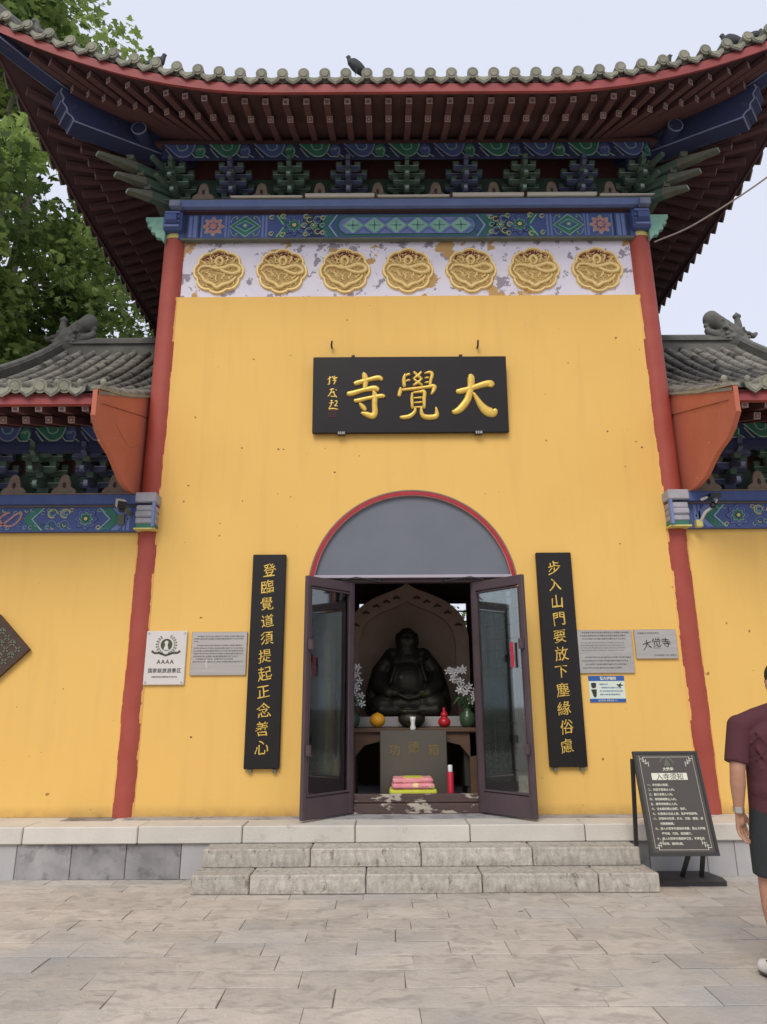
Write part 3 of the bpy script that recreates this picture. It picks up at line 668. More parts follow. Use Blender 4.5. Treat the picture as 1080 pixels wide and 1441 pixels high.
# boards behind the brackets and flame blocks between them
s = MB(); s.box(XC-2.86, XC+2.86, 7.47, 7.50, 7.616, 8.10, 0); s.box(XC-2.86, XC+2.86, 7.455, 7.485, 8.105, 8.5, 1); obj('bracket_backboard', s, [M_greend, M_redboard], hall)
def hump_mesh(w=.27, h=.125):
    s = MB(); s.prism([(-w/2, 0), (w/2, 0), (w/2, .02), (w*.40, .035), (w*.27, .045), (w*.22, .09), (w*.15, h-.01), (w*.05, h), (-w*.05, h), (-w*.15, h-.01), (-w*.22, .09), (-w*.27, .045), (-w*.40, .035), (-w/2, .02)], 0, .05, 'y', 0)
    s.prism([(.02*math.cos(t), .055+.02*math.sin(t)) for t in np.linspace(0, 2*PI, 10, endpoint=False)], -.006, .0, 'y', 1); return s
hm = hump_mesh().mesh('flame_block', [M_hump, M_soffit])
for k in range(8): link('flame_block', hm, hall, (XC+.73*(k-3.5), 7.250, 7.617)).scale = (1, .8, 1.9)

# --- eave purlin with its cloud scroll band
def scroll_band(x0, x1, y, z0, z1, unit):
    s = MB(); H = z1-z0; n = int(math.ceil((x1-x0)/unit))
    for i in range(n):
        ox = x0 + i*unit; g_ = i % 2
        cl = lambda pts: [(min(max(ox + p[0]*unit, x0), x1), z0 + p[1]*H) for p in pts]
        U = spline([(.0, 1.0), (.16, .55), (.33, .14), (.50, .12), (.62, .45), (.68, .98)], 5)
        s.prism(cl(U), y-.003, y, 'y', 1 if g_ else 0)
        s.ribbon(cl(U), .016, y-.0035, 2 if g_ else 3)
        s.ribbon(cl(spline([(.26, .98), (.32, .62), (.42, .56), (.50, .70), (.50, .98)], 4)), .013, y-.0035, 2)
        s.ribbon(cl(spline([(.02, .70), (.16, .18), (.22, .04)], 4)), .013, y-.0035, 2 if g_ else 3)
        cx, cz = .80, .55
        s.prism(cl([(cx+.13*math.cos(t), cz+.42*math.sin(t)) for t in np.linspace(0, 2*PI, 14, endpoint=False)]), y-.003, y, 'y', 0 if g_ else 1)
        s.ribbon(cl([(cx+(.12-.012*q)*math.cos(t), cz+(.36-.036*q)*math.sin(t)) for q, t in enumerate(np.linspace(-1, 6.4, 18))]), .013, y-.0035, 3 if g_ else 2)
        s.ribbon(cl([(.60, .40), (.70, .08), (.86, .06), (.90, .22), (1.0, .02)]), .013, y-.0035, 2)
    return s
s = MB(); s.tube([(XC-3.42, 7.16, 8.33), (XC+3.42, 7.16, 8.33)], .085, 20, 0)
s.box(XC-3.05, XC+3.05, 7.055, 7.085, 8.05, 8.27, 1); pu = obj('eave_purlin', s, [M_maroon, M_navy], hall)
obj('cloud_scroll', scroll_band(XC-3.02, XC+3.02, 7.055, 8.055, 8.265, .56), [M_blue, M_green, M_lineg, M_line], pu, (XC, 7.05, 8.15))
for sx in (-1, 1):
    s = MB(); c0 = Vector((XC+sx*3.42, 7.16, 8.36)); s.tube([c0+Vector((-sx*.10, 0, 0)), c0], .125, 24, 0); s.tube([c0+Vector((sx*.002, 0, 0)), c0+Vector((sx*.012, 0, 0))], .128, 24, 1); s.tube([c0, c0+Vector((sx*.016, 0, 0))], .108, 24, 0)
    c1 = Vector((XC+sx*3.26, 6.80, 8.27)); s.tube([c1+Vector((0, .5, 0)), c1], .092, 24, 0); s.tube([c1, c1+Vector((0, -.006, 0))], .094, 24, 1); s.tube([c1, c1+Vector((0, -.010, 0))], .080, 24, 0)
    obj('purlin_end', s, [M_navy, M_line], hall, c0)
    s = MB(); xx = XC+sx*3.2; s.tube([(xx, 7.1, 8.33), (xx, 12.9, 8.33)], .085, 16); obj('side_purlin', s, M_navy, hall)

# --- eave geometry
AX, AY, YC = 4.75, 4.15, 10.0
gx = lambda a: min(max((abs(a)-1.5)/(AX-1.5), 0), 1)**2
gy = lambda b: min(max((abs(b)-1.3)/(AY-1.3), 0), 1)**2
LIFT = .72
def eave(side, p):
    """point on the eave line: side 'F' p = x from axis; 'L'/'R' p = y from YC"""
    if side == 'F': return Vector((XC+p, YC-3.9-.25*gx(p), LIFT*gx(p)))
    if side == 'B': return Vector((XC+p, YC+3.9+.25*gx(p), LIFT*gx(p)))
    sg = -1 if side == 'L' else 1
    return Vector((XC+sg*(4.45+.30*gy(p)), YC+p, LIFT*gy(p)))
def base(side, p):
    if side in 'FB':
        a = abs(p); a = a if a <= 2.2 else 2.2+(a-2.2)*.28
        return Vector((XC+math.copysign(a, p), YC+(-2.56 if side == 'F' else 2.56), 0))
    a = abs(p); a = a if a <= 1.9 else 1.9+(a-1.9)*.29
    return Vector((XC+(-CX if side == 'L' else CX), YC+math.copysign(a, p), 0))
def zr(t): return 8.49-.633*t                    # underside of the rafters
def zf(t): return 8.405-.400*t                   # underside of the flying rafters (t>.6)
def under(side, p, t, zfun, off=0):
    A, B = base(side, p), eave(side, p); q = A.lerp(B, t); q.z = zfun(t) + off + B.z*max(t, 0)**1.6; return q
def put_bar(name, me, p0, p1, parent):
    d = p1-p0; o = link(name, me, parent, p0); o.rotation_mode = 'QUATERNION'; o.rotation_quaternion = d.to_track_quat('Y', 'Z'); o.scale = (1, d.length, 1); return o
def rafter_mesh(name, w):
    s = MB(); s.box(-w/2, w/2, 0, 1, -w/2, w/2, 0)
    s.box(-w/2+.002, w/2-.002, 1, 1.004, -w/2+.002, w/2-.002, 1); s.box(-w/2+.012, w/2-.012, 1.004, 1.006, -w/2+.012, w/2-.012, 2); s.box(-.012, .012, 1.006, 1.008, -.012, .012, 1)
    return s.mesh(name, [M_maroon, M_bland, M_blandd])
rm_ = rafter_mesh('rafter', .072)
fm_ = MB(); fm_.box(-.036, .036, 0, 1, -.036, .036, 0); fm_.box(-.034, .034, 1, 1.005, -.034, .034, 1); fm_.box(-.018, .020, 1.005, 1.008, -.024, .006, 2); fm_ = fm_.mesh('flying_rafter', [M_maroon, M_bland, M_blandd])
SP = .229
for side, lim in (('F', 4.36), ('L', 3.85), ('R', 3.85)):
    n = int(lim/SP)
    for k in range(-n, n+1):
        p = k*SP + (0 if side == 'F' else .05)
        if side != 'F' and p > 3.2: continue
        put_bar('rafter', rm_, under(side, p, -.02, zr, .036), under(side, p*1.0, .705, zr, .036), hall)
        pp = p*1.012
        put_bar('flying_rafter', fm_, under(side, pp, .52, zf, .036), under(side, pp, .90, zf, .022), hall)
# soffit boards (real sheet on top of the rafters) and eave board
def soffit():
    s = MB()
    for side in 'FLRB':
        lim = AX if side in 'FB' else AY; ps = np.linspace(-lim, lim, 61); vs = []
        ts = [(-.02, zr, .075), (.35, zr, .075), (.52, zr, .076), (.60, zf, .083), (1.0, zf, .082)]
        for p in ps:
            for t, fz, o in ts: vs.append(under(side, p, t, fz, o))
        m = len(ts); s.add(vs, [(i*m+j, (i+1)*m+j, (i+1)*m+j+1, i*m+j+1) for i in range(60) for j in range(m-1)], 0, True)
    return s
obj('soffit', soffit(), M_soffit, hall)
def eave_board(side):
    s = MB(); lim = AX if side in 'FB' else AY; ps = np.linspace(-lim, lim, 81); vs = []
    for p in ps:
        e = eave(side, p); b_ = base(side, p); d = Vector((e.x-b_.x, e.y-b_.y, 0)).normalized()
        for o, z in ((.0, 8.055), (.0, 8.165), (-.035, 8.165), (-.035, 8.055)): vs.append((e.x+d.x*o, e.y+d.y*o, z+e.z))
    s.add(vs, [(i*4+j, (i+1)*4+j, (i+1)*4+(j+1) % 4, i*4+(j+1) % 4) for i in range(80) for j in range(4)], 0)
    return obj('eave_board', s, M_red if side == 'F' else M_maroon, hall)
for sd_ in 'FLRB': eave_board(sd_)
# --- roof surface
def rz(u, v):
    t = min((1-abs(v))*3.9, (1-abs(u))*4.45); L = LIFT*gx(u*AX)*gy(v*AY)
    return 8.205 + L + .36*t + .085*t*t
def rp(u, v): return Vector((XC+u*(4.45+.30*gy(v*AY)), YC+v*(3.9+.25*gx(u*AX)), rz(u, v)))
s = MB(); n = 60; g_ = [[rp(-1+2*i/n, -1+2*j/n) for j in range(n+1)] for i in range(n+1)]
s.add([p for r in g_ for p in r], [(i*(n+1)+j, (i+1)*(n+1)+j, (i+1)*(n+1)+j+1, i*(n+1)+j+1) for i in range(n) for j in range(n)], 0, True)
roof = obj('roof', s, M_tile2, hall, (XC, YC, 9))
# tile rows above the eave course, joined
s = MB(); RS = .235; starts = []
for side in 'FBLR':
    lim = AX if side in 'FB' else AY; m = int(lim/RS)
    for k in range(-m, m+1):
        p = (k+(.0 if side == 'F' else .5))*RS
        if abs(p) > lim-.03: continue
        if side in 'FB':
            sg = -1 if side == 'F' else 1; u = p/AX; vend = max(0.0, 1-(1-abs(u))*4.45/3.9)
            path = [rp(u, sg*v) for v in np.linspace(1.0, vend, 14)]
        else:
            sg = -1 if side == 'L' else 1; v = p/AY; uend = max(.25, 1-(1-abs(v))*3.9/4.45)
            path = [rp(sg*u, v) for u in np.linspace(1.0, uend, 14)]
        if (path[-1]-path[0]).length < .12: path = path[:1] + [path[0] + (path[1]-path[0]).normalized()*.12] if (path[1]-path[0]).length > 1e-5 else None
        if not path: continue
        s.tube([q + Vector((0, 0, .035)) for q in path], .055, 7, 0); starts.append((side, p, path))
tag(obj('tile_row', s, M_tile2, roof), kind='stuff')
# round end tiles with their nail caps, drip tiles between them
s = MB()      # local: x right, y outward(-), z up ; facing -y
s.tube([(0, .16, .0), (0, 0, 0)], .056, 14, 0); s.tube([(0, 0, 0), (0, -.016, 0)], .063, 20, 1); s.tube([(0, -.016, 0), (0, -.0165, 0)], .052, 18, 0); s.tube([(0, -.0165, 0), (0, -.022, 0)], .040, 14, 1)
end_m = s.mesh('end_tile', [M_tile, M_cap])
s = MB(); wv = [(-.085, .035), (-.05, .012), (0, .004), (.05, .012), (.085, .035), (.075, -.02), (.045, -.045), (0, -.078), (-.045, -.045), (-.075, -.02)]
s.prism(wv, 0, .018, 'y', 0); s.prism([(p[0]*.7, (p[1]+.01)*.7-.01) for p in wv], -.005, 0, 'y', 1); s.prism([(-.085, .035), (-.05, .012), (0, .004), (.05, .012), (.085, .035), (.085, .045), (0, .016), (-.085, .045)], .018, .2, 'y', 0)
drip_m = s.mesh('drip_tile', [M_tile, M_cap])
s = MB(); s.lathe([(.012, 0), (.02, .02), (.034, .04), (.036, .065), (.022, .09), (.004, .098)], (0, 0, 0), 10); nail_m = s.mesh('nail_cap', [M_cap])
def place_tile(name, me, p, inward, parent, tilt=True, dz=0, dy=0):
    inn = Vector(inward).normalized(); q = inn.to_track_quat('Y', 'Z')
    o = link(name, me, parent, p + Vector((0, 0, dz)) + inn*dy); o.rotation_mode = 'QUATERNION'; o.rotation_quaternion = q; return o
for side, p, path in starts:
    if side == 'B' or (side in 'LR' and p > 3.2): continue
    inw = path[1]-path[0]
    flatd = Vector((0, 1, 0)) if side == 'F' else Vector((1 if side == 'L' else -1, 0, 0))
    place_tile('end_tile', end_m, path[0], flatd*.7+inw.normalized()*.5, roof, dz=.078, dy=-.024 if side == 'F' else -.06)
    if side == 'F' and abs(p) > 2.0 or side != 'F' and p < 0:
        t0 = path[0] + inw.normalized()*.30; link('nail_cap', nail_m, roof, t0 + Vector((0, 0, .085)))
    ph = p + RS/2
    if side == 'F' and abs(ph) < AX: e = eave('F', ph); e = Vector((e.x, e.y, e.z+8.205)); sl = eave('F', ph+.1).z-eave('F', ph-.1).z
    elif side != 'F' and abs(ph) < AY: e = eave(side, ph); e = Vector((e.x, e.y, e.z+8.205)); sl = 0
    else: continue
    o = place_tile('drip_tile', drip_m, e, flatd, roof, dz=.010, dy=-.034 if side == 'F' else -.10); o.scale = (1.10, 1, 1.05) if side == 'F' else (1.3, 1, 1.6)
    if side == 'F': o.rotation_quaternion = o.rotation_quaternion @ Euler((0, -math.atan(sl/.2), 0)).to_quaternion()
# ridges
s = MB()
for sg in (-1, 1):
    for tg in (-1, 1):
        pts = []
        for t in np.linspace(0.0, 1, 16):
            # hip follows equal distance from both eaves
            d = t*3.9*.995; u = 1-d/4.45; v = 1-d/3.9; pts.append(rp(sg*u, tg*v)+Vector((0, 0, .10)))
        for a_, b_ in zip(pts[:-1], pts[1:]): s.bar(a_, b_, .13, .20)
        s.tube([q+Vector((0, 0, .13)) for q in pts], .055, 8)
top = rp(0, 0).z+.2
obj('hip_ridge', s, M_ridge, roof)
s = MB(); s.box(XC-.95, XC+.95, YC-.12, YC+.12, top-.35, top+.25); s.tube([(XC-.95, YC, top+.28), (XC+.95, YC, top+.28)], .08, 10); obj('main_ridge', s, M_ridge, roof)
# small beasts seated on the front hips
def beast(at, yaw, h=.26):
    bm = bmesh.new(); ell(bm, (0, 0, h*.30), (h*.22, h*.30, h*.30)); rcone(bm, (0, -h*.16, h*.4), h*.17, (0, -h*.24, h*.78), h*.12); ell(bm, (0, -h*.30, h*.84), (h*.13, h*.2, h*.14))
    rcone(bm, (-h*.1, -h*.26, 0), h*.06, (-h*.1, -h*.2, h*.4), h*.09); rcone(bm, (h*.1, -h*.26, 0), h*.06, (h*.1, -h*.2, h*.4), h*.09); rcone(bm, (0, h*.25, h*.2), h*.06, (0, h*.34, h*.6), h*.04); rcone(bm, (0, -h*.2, h*.92), h*.05, (0, -h*.14, h*1.05), h*.02)
    o = fuse('ridge_beast', bm, M_ridge, roof, (0, 0, 0), h*.05, 2); o.location = Vector(at)-ORG[roof.name]; o.rotation_euler = (0, 0, yaw); return o
for sg in (-1, 1):
    for k, dd in enumerate((.35, .75, 1.15)):
        q = rp(sg*(1-dd/4.45), -(1-dd/3.9)) + Vector((0, 0, .27)); beast(q, sg*PI/4, .24)
# --- hip beams beneath the corners
for sx in (-1, 1):
    c = Vector((XC+sx*CX, 7.44, 0)); d = Vector((sx*1.16, -1.03, 0)).normalized(); c = c - d*0
    e = Vector((XC+sx*AX, YC-AY, 0)); d = (e-c).normalized(); LL = (e-c).length; side_ = Vector((-d.y, d.x, 0))
    def frame(mb, prof, w, mi=0, ml=1):
        """outline given as (distance along the diagonal, z), extruded sideways"""
        n = len(prof); vs = [c + d*p[0] + side_*w/2 + Vector((0, 0, p[1])) for p in prof] + [c + d*p[0] - side_*w/2 + Vector((0, 0, p[1])) for p in prof]
        mb.add(vs, [tuple(range(n)), tuple(range(n, 2*n))[::-1]] + [(i, (i+1) % n, n+(i+1) % n, n+i) for i in range(n)], mi)
    s = MB()
    frame(s, [(-.2, 8.28), (1.36, 8.02), (1.40, 8.07), (1.46, 8.09), (1.47, 8.16), (1.53, 8.20), (1.52, 8.27), (1.57, 8.32), (1.55, 8.40), (-.2, 8.62)], .24, 0)
    # pale outlines along the edges of the sides and round the stepped nose
    edge = [(-.0, 8.26), (1.36, 8.035), (1.395, 8.08), (1.45, 8.10), (1.46, 8.165), (1.515, 8.21), (1.505, 8.275), (1.55, 8.33), (1.535, 8.39)]
    for sg in (-1, 1):
        for a_, b_ in zip(edge[:-1], edge[1:]): s.bar(c+d*a_[0]+side_*sg*.122+Vector((0, 0, a_[1])), c+d*b_[0]+side_*sg*.122+Vector((0, 0, b_[1])), .006, .016, mi=1)
    for k in (1, 3, 5, 7): p = edge[k]; s.bar(c+d*(p[0]+.012)+side_*-.12+Vector((0, 0, p[1])), c+d*(p[0]+.012)+side_*.12+Vector((0, 0, p[1])), .014, .014, mi=1)
    obj('hip_beam', s, [M_navy, M_line], hall, c + Vector((0, 0, 8.3)))
    s = MB(); frame(s, [(-.1, 8.47), (1.0, 8.36), (1.4, 8.42), (LL*.8, 8.56), (LL*.99, 8.70), (LL*.99, 8.86), (LL*.8, 8.70), (1.2, 8.53), (-.1, 8.62)], .17, 0)
    for sg in (-1, 1):
        E_ = [(1.0, 8.37), (1.4, 8.43), (LL*.8, 8.57), (LL*.985, 8.71)]
        for a_, b_ in zip(E_[:-1], E_[1:]): s.bar(c+d*a_[0]+side_*sg*.087+Vector((0, 0, a_[1])), c+d*b_[0]+side_*sg*.087+Vector((0, 0, b_[1])), .006, .02, mi=1)
    obj('upper_hip_beam', s, [M_navy, M_line], hall, c + Vector((0, 0, 8.5)))

# --- arch rim and grey tympanum
s = MB()
def arcband(r0, r1, y0, y1, mi):
    A = [(XC+r0*math.cos(t), ZC+r0*math.sin(t)) for t in np.linspace(.10, PI-.10, 61)]; B = [(XC+r1*math.cos(t), ZC+r1*math.sin(t)) for t in np.linspace(.10, PI-.10, 61)]
    n = len(A)
    for yy in (y0, y1): s.add([(p[0], yy, p[1]) for p in A]+[(p[0], yy, p[1]) for p in B], [(i, i+1, n+i+1, n+i) for i in range(n-1)], mi)
    for q in (A, B): s.add([(p[0], y0, p[1]) for p in q]+[(p[0], y1, p[1]) for p in q], [(i, i+1, n+i+1, n+i) for i in range(n-1)], mi)
arcband(1.088, 1.127, YW-.006, YW+.10, 0); arcband(1.127, 1.142, YW-.009, YW+.02, 1); arcband(1.080, 1.088, YW+.0, YW+.1, 2)
obj('arch_rim', s, [M_rim, M_hump, M_pink], hall, (XC, YW, 3.4))
s = MB(); pts = [(XC+1.085*math.cos(t), max(ZC+1.085*math.sin(t), 2.86)) for t in np.linspace(math.asin(.17/1.085), PI-math.asin(.17/1.085), 40)]
s.prism(pts, YW+.04, YW+.09, 'y'); obj('tympanum', s, M_gray, hall, (XC, YW, 3.3))

# --- door frame, side lights, two open glazed leaves
DY = 7.52
s = MB(); s.cbox(XC-1.085, XC+1.085, YW-.004, YW+.035, 2.835, 2.868, .004); obj('door_header', s, M_header, hall, (XC, DY, 2.85))
s = MB(); s.cbox(XC-1.125, XC+1.125, DY-.04, DY+.05, 2.80, 2.865, .006); s.cbox(XC-1.125, XC-1.07, DY-.04, DY+.04, PZ, 2.80, .005); s.cbox(XC+1.07, XC+1.125, DY-.04, DY+.04, PZ, 2.80, .005)
for sx in (-1, 1): s.cbox(XC+sx*.67-.035, XC+sx*.67+.035, DY-.03, DY+.04, PZ, 2.80, .005)
obj('door_frame', s, M_browndoor, hall, (XC, DY, 1.5))
def leaf(w, h, name, parent, at, rot, ls=1):
    """glazed metal leaf, hinge at x=0, bottom at z=0, with a lattice behind the upper glass"""
    fr_ = MB(); t = .045; st = .052
    fr_.cbox(0, st, -t/2, t/2, 0, h, .005); fr_.cbox(w-st, w, -t/2, t/2, 0, h, .005); fr_.cbox(st, w-st, -t/2+.002, t/2-.002, 0, .195, .005); fr_.cbox(st, w-st, -t/2+.002, t/2-.002, h-.10, h, .005)
    for (a, b, c_, d_) in ((st, w-st, .205, .22), (st, w-st, h-.125, h-.115)): fr_.box(a, b, -t/2-.004, t/2+.004, c_, d_)
    fr_.box(st, st+.012, -t/2-.003, t/2+.003, .22, h-.125); fr_.box(w-st-.012, w-st, -t/2-.003, t/2+.003, .22, h-.125)
    o = link(name, fr_.mesh(name, [M_browndoor]), parent, at, rot); ORG[o.name] = Vector((0, 0, 0))
    gl = MB(); gl.box(st+.012, w-st-.012, -.004, .004, .22, h-.125); link('glass_pane', gl.mesh('glass_pane', [M_glass]), o)
    la = MB(); x0, x1 = st+.02, w-st-.02; z1 = h-.13
    for xx in np.linspace(x0+.05, x1-.05, 4): la.box(xx-.006, xx+.006, .010, .022, z1-.85, z1)
    zz = [z1-.08, z1-.2, z1-.36, z1-.5, z1-.62, z1-.8]
    for i, z in enumerate(zz): a = x0+(.05 if i % 2 else 0); b = x1-(0 if i % 2 else .08); la.box(a, b, .0095, .0225, z-.006, z+.006)
    for i in range(6): xx = x0+.03+(x1-x0-.06)*i/5; la.box(xx-.005, xx+.005, .0105, .0215, .34, .9)
    for z in (.42, .62, .86): la.box(x0, x1, .0098, .0222, z-.006, z+.006)
    la.v = [(a, b*ls, c) for a, b, c in la.v]; link('lattice', la.mesh('lattice', [M_ink]), o)
    return o, w
DLW = .675; DLH = 2.32
lf, _ = leaf(DLW, DLH, 'door_leaf', hall, (XC-.655, DY-.05, PZ+.02), Euler((0, 0, PI+math.radians(48))), -1)
rt, _ = leaf(DLW, DLH, 'door_leaf', hall, (XC+.655, DY-.05, PZ+.02), Euler((0, 0, -math.radians(48))))
for sx, L_ in ((-1, lf), (1, rt)):
    for z in (.62, 1.62):
        s = MB(); s.cbox(DLW-.055, DLW-.015, -.075, -.024, z-.05, z+.05, .006) if sx > 0 else s.cbox(DLW-.055, DLW-.015, .024, .075, z-.05, z+.05, .006)
        link('handle', s.mesh('handle', [M_browndoor]), L_)
    s = MB(); x0 = XC+sx*.38; s.cbox(x0-.04, x0+.04, DY-.09, DY-.045, 2.795, 2.825, .006); s.bar((x0, DY-.09, 2.812), (XC+sx*.62, DY-.14, 2.84), .016, .008); s.bar((XC+sx*.62, DY-.14, 2.84), (XC+sx*.76, DY-.2, 2.80), .016, .008)
    obj('door_closer', s, M_blackm, hall, (x0, DY-.1, 2.81))
    # fixed side light behind the open leaf
    s = MB(); a, b = sorted((XC+sx*.705, XC+sx*1.07)); s.box(a, b, DY, DY+.03, PZ, .75); s.box(a, b, DY, DY+.03, 2.70, 2.80)
    for q in np.linspace(a+.06, b-.06, 3): s.box(q-.006, q+.006, DY+.01, DY+.022, .75, 2.7)
    for z in np.linspace(.9, 2.6, 9): s.box(a, b, DY+.0095, DY+.0225, z-.006, z+.006)
    sl_ = obj('side_light', s, M_browndoor, hall, ((a+b)/2, DY, 1.6)); s = MB(); s.box(a, b, DY-.004, DY+.003, .75, 2.70); obj('glass_pane', s, M_glass, sl_)
s = MB(); s.cbox(XC-.64, XC+.64, DY-.03, DY+.10, PZ, .545, .01); s.cbox(XC-.64, XC+.64, DY+.0, DY+.08, .547, .63, .01); obj('threshold', s, M_thresh, hall, (XC, DY, .5))

# ================================================================ SIDE HALLS
def side_hall(sx):
    nm = 'left' if sx < 0 else 'right'
    H = thing('side_hall', 'low yellow side hall with grey tiled roof ' + ('left of the gate under the trees' if sx < 0 else 'right of the gate'), 'temple hall', (XC+sx*4.6, 9, PZ))
    X = lambda a: XC + sx*a
    def bx(s, a0, a1, y0, y1, z0, z1, mi=0):
        a, b = sorted((X(a0), X(a1))); s.box(a, b, y0, y1, z0, z1, mi)
    s = MB(); bx(s, 2.95, 5.55, YW+.01, YW+.25, PZ, 3.36); obj('front_wall', s, M_yellow, H)
    s = MB(); bx(s, 2.95, 5.5, YW+.26, 14, PZ, 4.2); bx(s, 3.06, 5.5, 7.55, 14, 4.2, 4.8); obj('body_wall', s, M_interior, H)
    bmn = MB(); bx(bmn, 2.97, 5.6, 7.355, 7.6, 3.362, 3.64); be = obj('painted_beam', bmn, M_blue, H)
    Q = MB(); mats = [M_blue, M_green, M_lineg, M_bluel, M_pink, M_yel, M_mint, M_navy]; y1 = 7.352; z0, z1 = 3.375, 3.63; zm = (z0+z1)/2
    def flw(cx, cz, R, y, cols, pet=8):
        for k, (rr, mi) in enumerate(cols):
            Q.prism([(cx+R*rr*(.86+.14*math.cos(pet*t))*math.cos(t), cz+R*rr*(.86+.14*math.cos(pet*t))*math.sin(t)) for t in np.linspace(0, 2*PI, pet*5, endpoint=False)], y-.003*k, y-.003*k+.0025, 'y', mi)
    for a0, a1, mi in ((3.12, 3.15, 3), (3.17, 3.19, 3), (3.0, 3.05, 5)): bx(Q, a0, a1, y1, y1+.0025, z0, z1, mi)
    def strip(a, wd, mi, y, fl=1): Q.prism([(X(a), z0), (X(a+wd), z0), (X(a+wd+.12*fl), zm), (X(a+wd), z1), (X(a), z1), (X(a+.12*fl), zm)], y, y+.0025, 'y', mi)
    strip(3.25, .07, 3, y1, -1); strip(3.34, .09, 1, y1, -1); strip(3.45, .02, 6, y1-.003, -1)
    flw(X(3.60), zm, .13, y1-.003, ((1, 7), (.94, 3), (.84, 0), (.6, 2), (.52, 1), (.3, 7), (.18, 5)))
    for cx in (3.84, 3.98):
        for r in (-1, 1):
            for k, rr in enumerate((.05, .032)): Q.ribbon([(X(cx)+rr*math.cos(t), zm+r*.065+rr*math.sin(t)) for t in np.linspace(k, k+5.2, 11)], .010, y1, (1, 5, 2, 3)[(k+r) % 4], .002)
    strip(4.10, .08, 1, y1, 1); strip(4.07, .02, 6, y1-.003, 1)
    rr_ = random.Random(5)
    for cx in np.arange(3.40, 5.5, .062):
        for r in (-1, 1):
            if abs(cx-3.60) < .12: continue
            Q.ribbon([(X(cx)+.026*math.cos(t)*(1-t*.08), zm+r*(.098-.03*(int(cx*40) % 2))+.026*math.sin(t)*(1-t*.08)) for t in np.linspace(rr_.uniform(0, 3), 6.0, 8)], .007, y1-.004, rr_.choice((1, 2, 3, 5, 6)), .002)
    for k in range(3):   # curling dragon band beyond
        Q.ribbon([(X(4.45+.42*k+.13*math.sin(t*1.4)), zm+.08*math.cos(t*2.1)) for t in np.linspace(0, 6, 26)], .022, y1-.001, 4, .003)
    obj('painted_pattern', Q, mats, be, (X(4), y1, zm))
    s = MB(); bx(s, 2.90, 5.6, 7.27, 7.6, 3.655, 3.76); obj('tie_plate', s, M_blue, H)
    s = MB(); bx(s, 2.92, 5.6, 7.262, 7.6, 3.763, 3.776); bx(s, 2.94, 5.6, 7.33, 7.6, 3.642, 3.653); obj('tie_plate_cover', s, M_hump, H)
    for k in range(5): link('flame_block', hm, H, (X(3.30+.56*k), 7.29, 3.777)).scale = (1, 1, 1.8)
    for k in range(4): o = link('bracket_set', bg_ if k % 2 else bb_, H, (X(3.58+.56*k), 7.46, 3.78)); o.scale = (1, 1, 1.22)
    s = MB(); bx(s, 3.0, 5.6, 7.50, 7.54, 3.777, 4.75, 0); bx(s, 3.0, 5.6, 7.488, 7.498, 4.08, 4.24, 1); obj('bracket_backboard', s, [M_greend, M_redboard], H)
    s = MB(); bx(s, 3.13, 5.8, 7.05, 7.12, 4.29, 4.48, 0); bx(s, 3.13, 5.8, 7.06, 7.16, 4.20, 4.285, 0); p_ = obj('eave_purlin', s, M_navy, H)
    a, b = sorted((X(3.14), X(5.64))); obj('cloud_scroll', scroll_band(a, b, 7.05, 4.295, 4.475, .50), [M_blue, M_green, M_lineg, M_line], p_)
    prof = lambda y: 4.44 + .42*(y-6.08) + (.068*(y-6.9)**2 if y > 6.9 else 0)
    XI, XO = 3.06, 5.98; YR = 10.75
    # rafters
    for k in range(11):
        a = 3.22 + .228*k
        put_bar('rafter', rm_, Vector((X(a), 7.5, 4.66)), Vector((X(a), 6.42, 4.285)), H)
        put_bar('flying_rafter', fm_, Vector((X(a), 6.7, 4.46)), Vector((X(a), 6.20, 4.315)), H)
    s = MB(); s.add([(X(3.06), 6.2, 4.36), (X(5.7), 6.2, 4.36), (X(5.7), 7.6, 4.80), (X(3.06), 7.6, 4.80)], [(0, 1, 2, 3)]); obj('soffit', s, M_soffit, H)
    s = MB(); bx(s, 3.10, 5.72, 6.13, 6.19, 4.325, 4.435); obj('eave_board', s, M_red, H)
    # roof sheet
    ys = np.linspace(6.10, YR, 20); s = MB(); vs = []
    for y in ys:
        for a in (XI, XO): vs.append((X(a), y, prof(y)))
    for y in ys: 
        for a in (XI, XO): vs.append((X(a), y, prof(y)-.035))
    s.add(vs, [(2*i, 2*i+1, 2*i+3, 2*i+2) for i in range(19)] + [(40+2*i, 40+2*i+1, 40+2*i+3, 40+2*i+2) for i in range(19)] + [(2*i, 2*i+2, 42+2*i, 40+2*i) for i in range(19)] + [(1+2*i, 3+2*i, 43+2*i, 41+2*i) for i in range(19)], 0)
    s.add([(X(XI), YR, prof(YR)), (X(XO), YR, prof(YR)), (X(XO), 15.4, 4.6), (X(XI), 15.4, 4.6)], [(0, 1, 2, 3)])
    rf = obj('roof', s, M_tile2, H, (X(4.4), 8.4, 5.4))
    t = MB(); L_ = .285; n = 8
    ring = [[(.062*f*math.cos(th), yy, .062*f*math.sin(th)*.95) for th in np.linspace(-.15, PI+.15, n)] for yy, f in ((0, 1.06), (.02, 1.06), (.022, 1.0), (L_, .93))]
    t.add([v for r in ring for v in r], [(i*n+k, i*n+k+1, (i+1)*n+k+1, (i+1)*n+k) for i in range(3) for k in range(n-1)], 0, True); t.add(ring[0], [tuple(range(n))])
    tm = t.mesh('roof_tile', [M_tile2])
    rows = 12
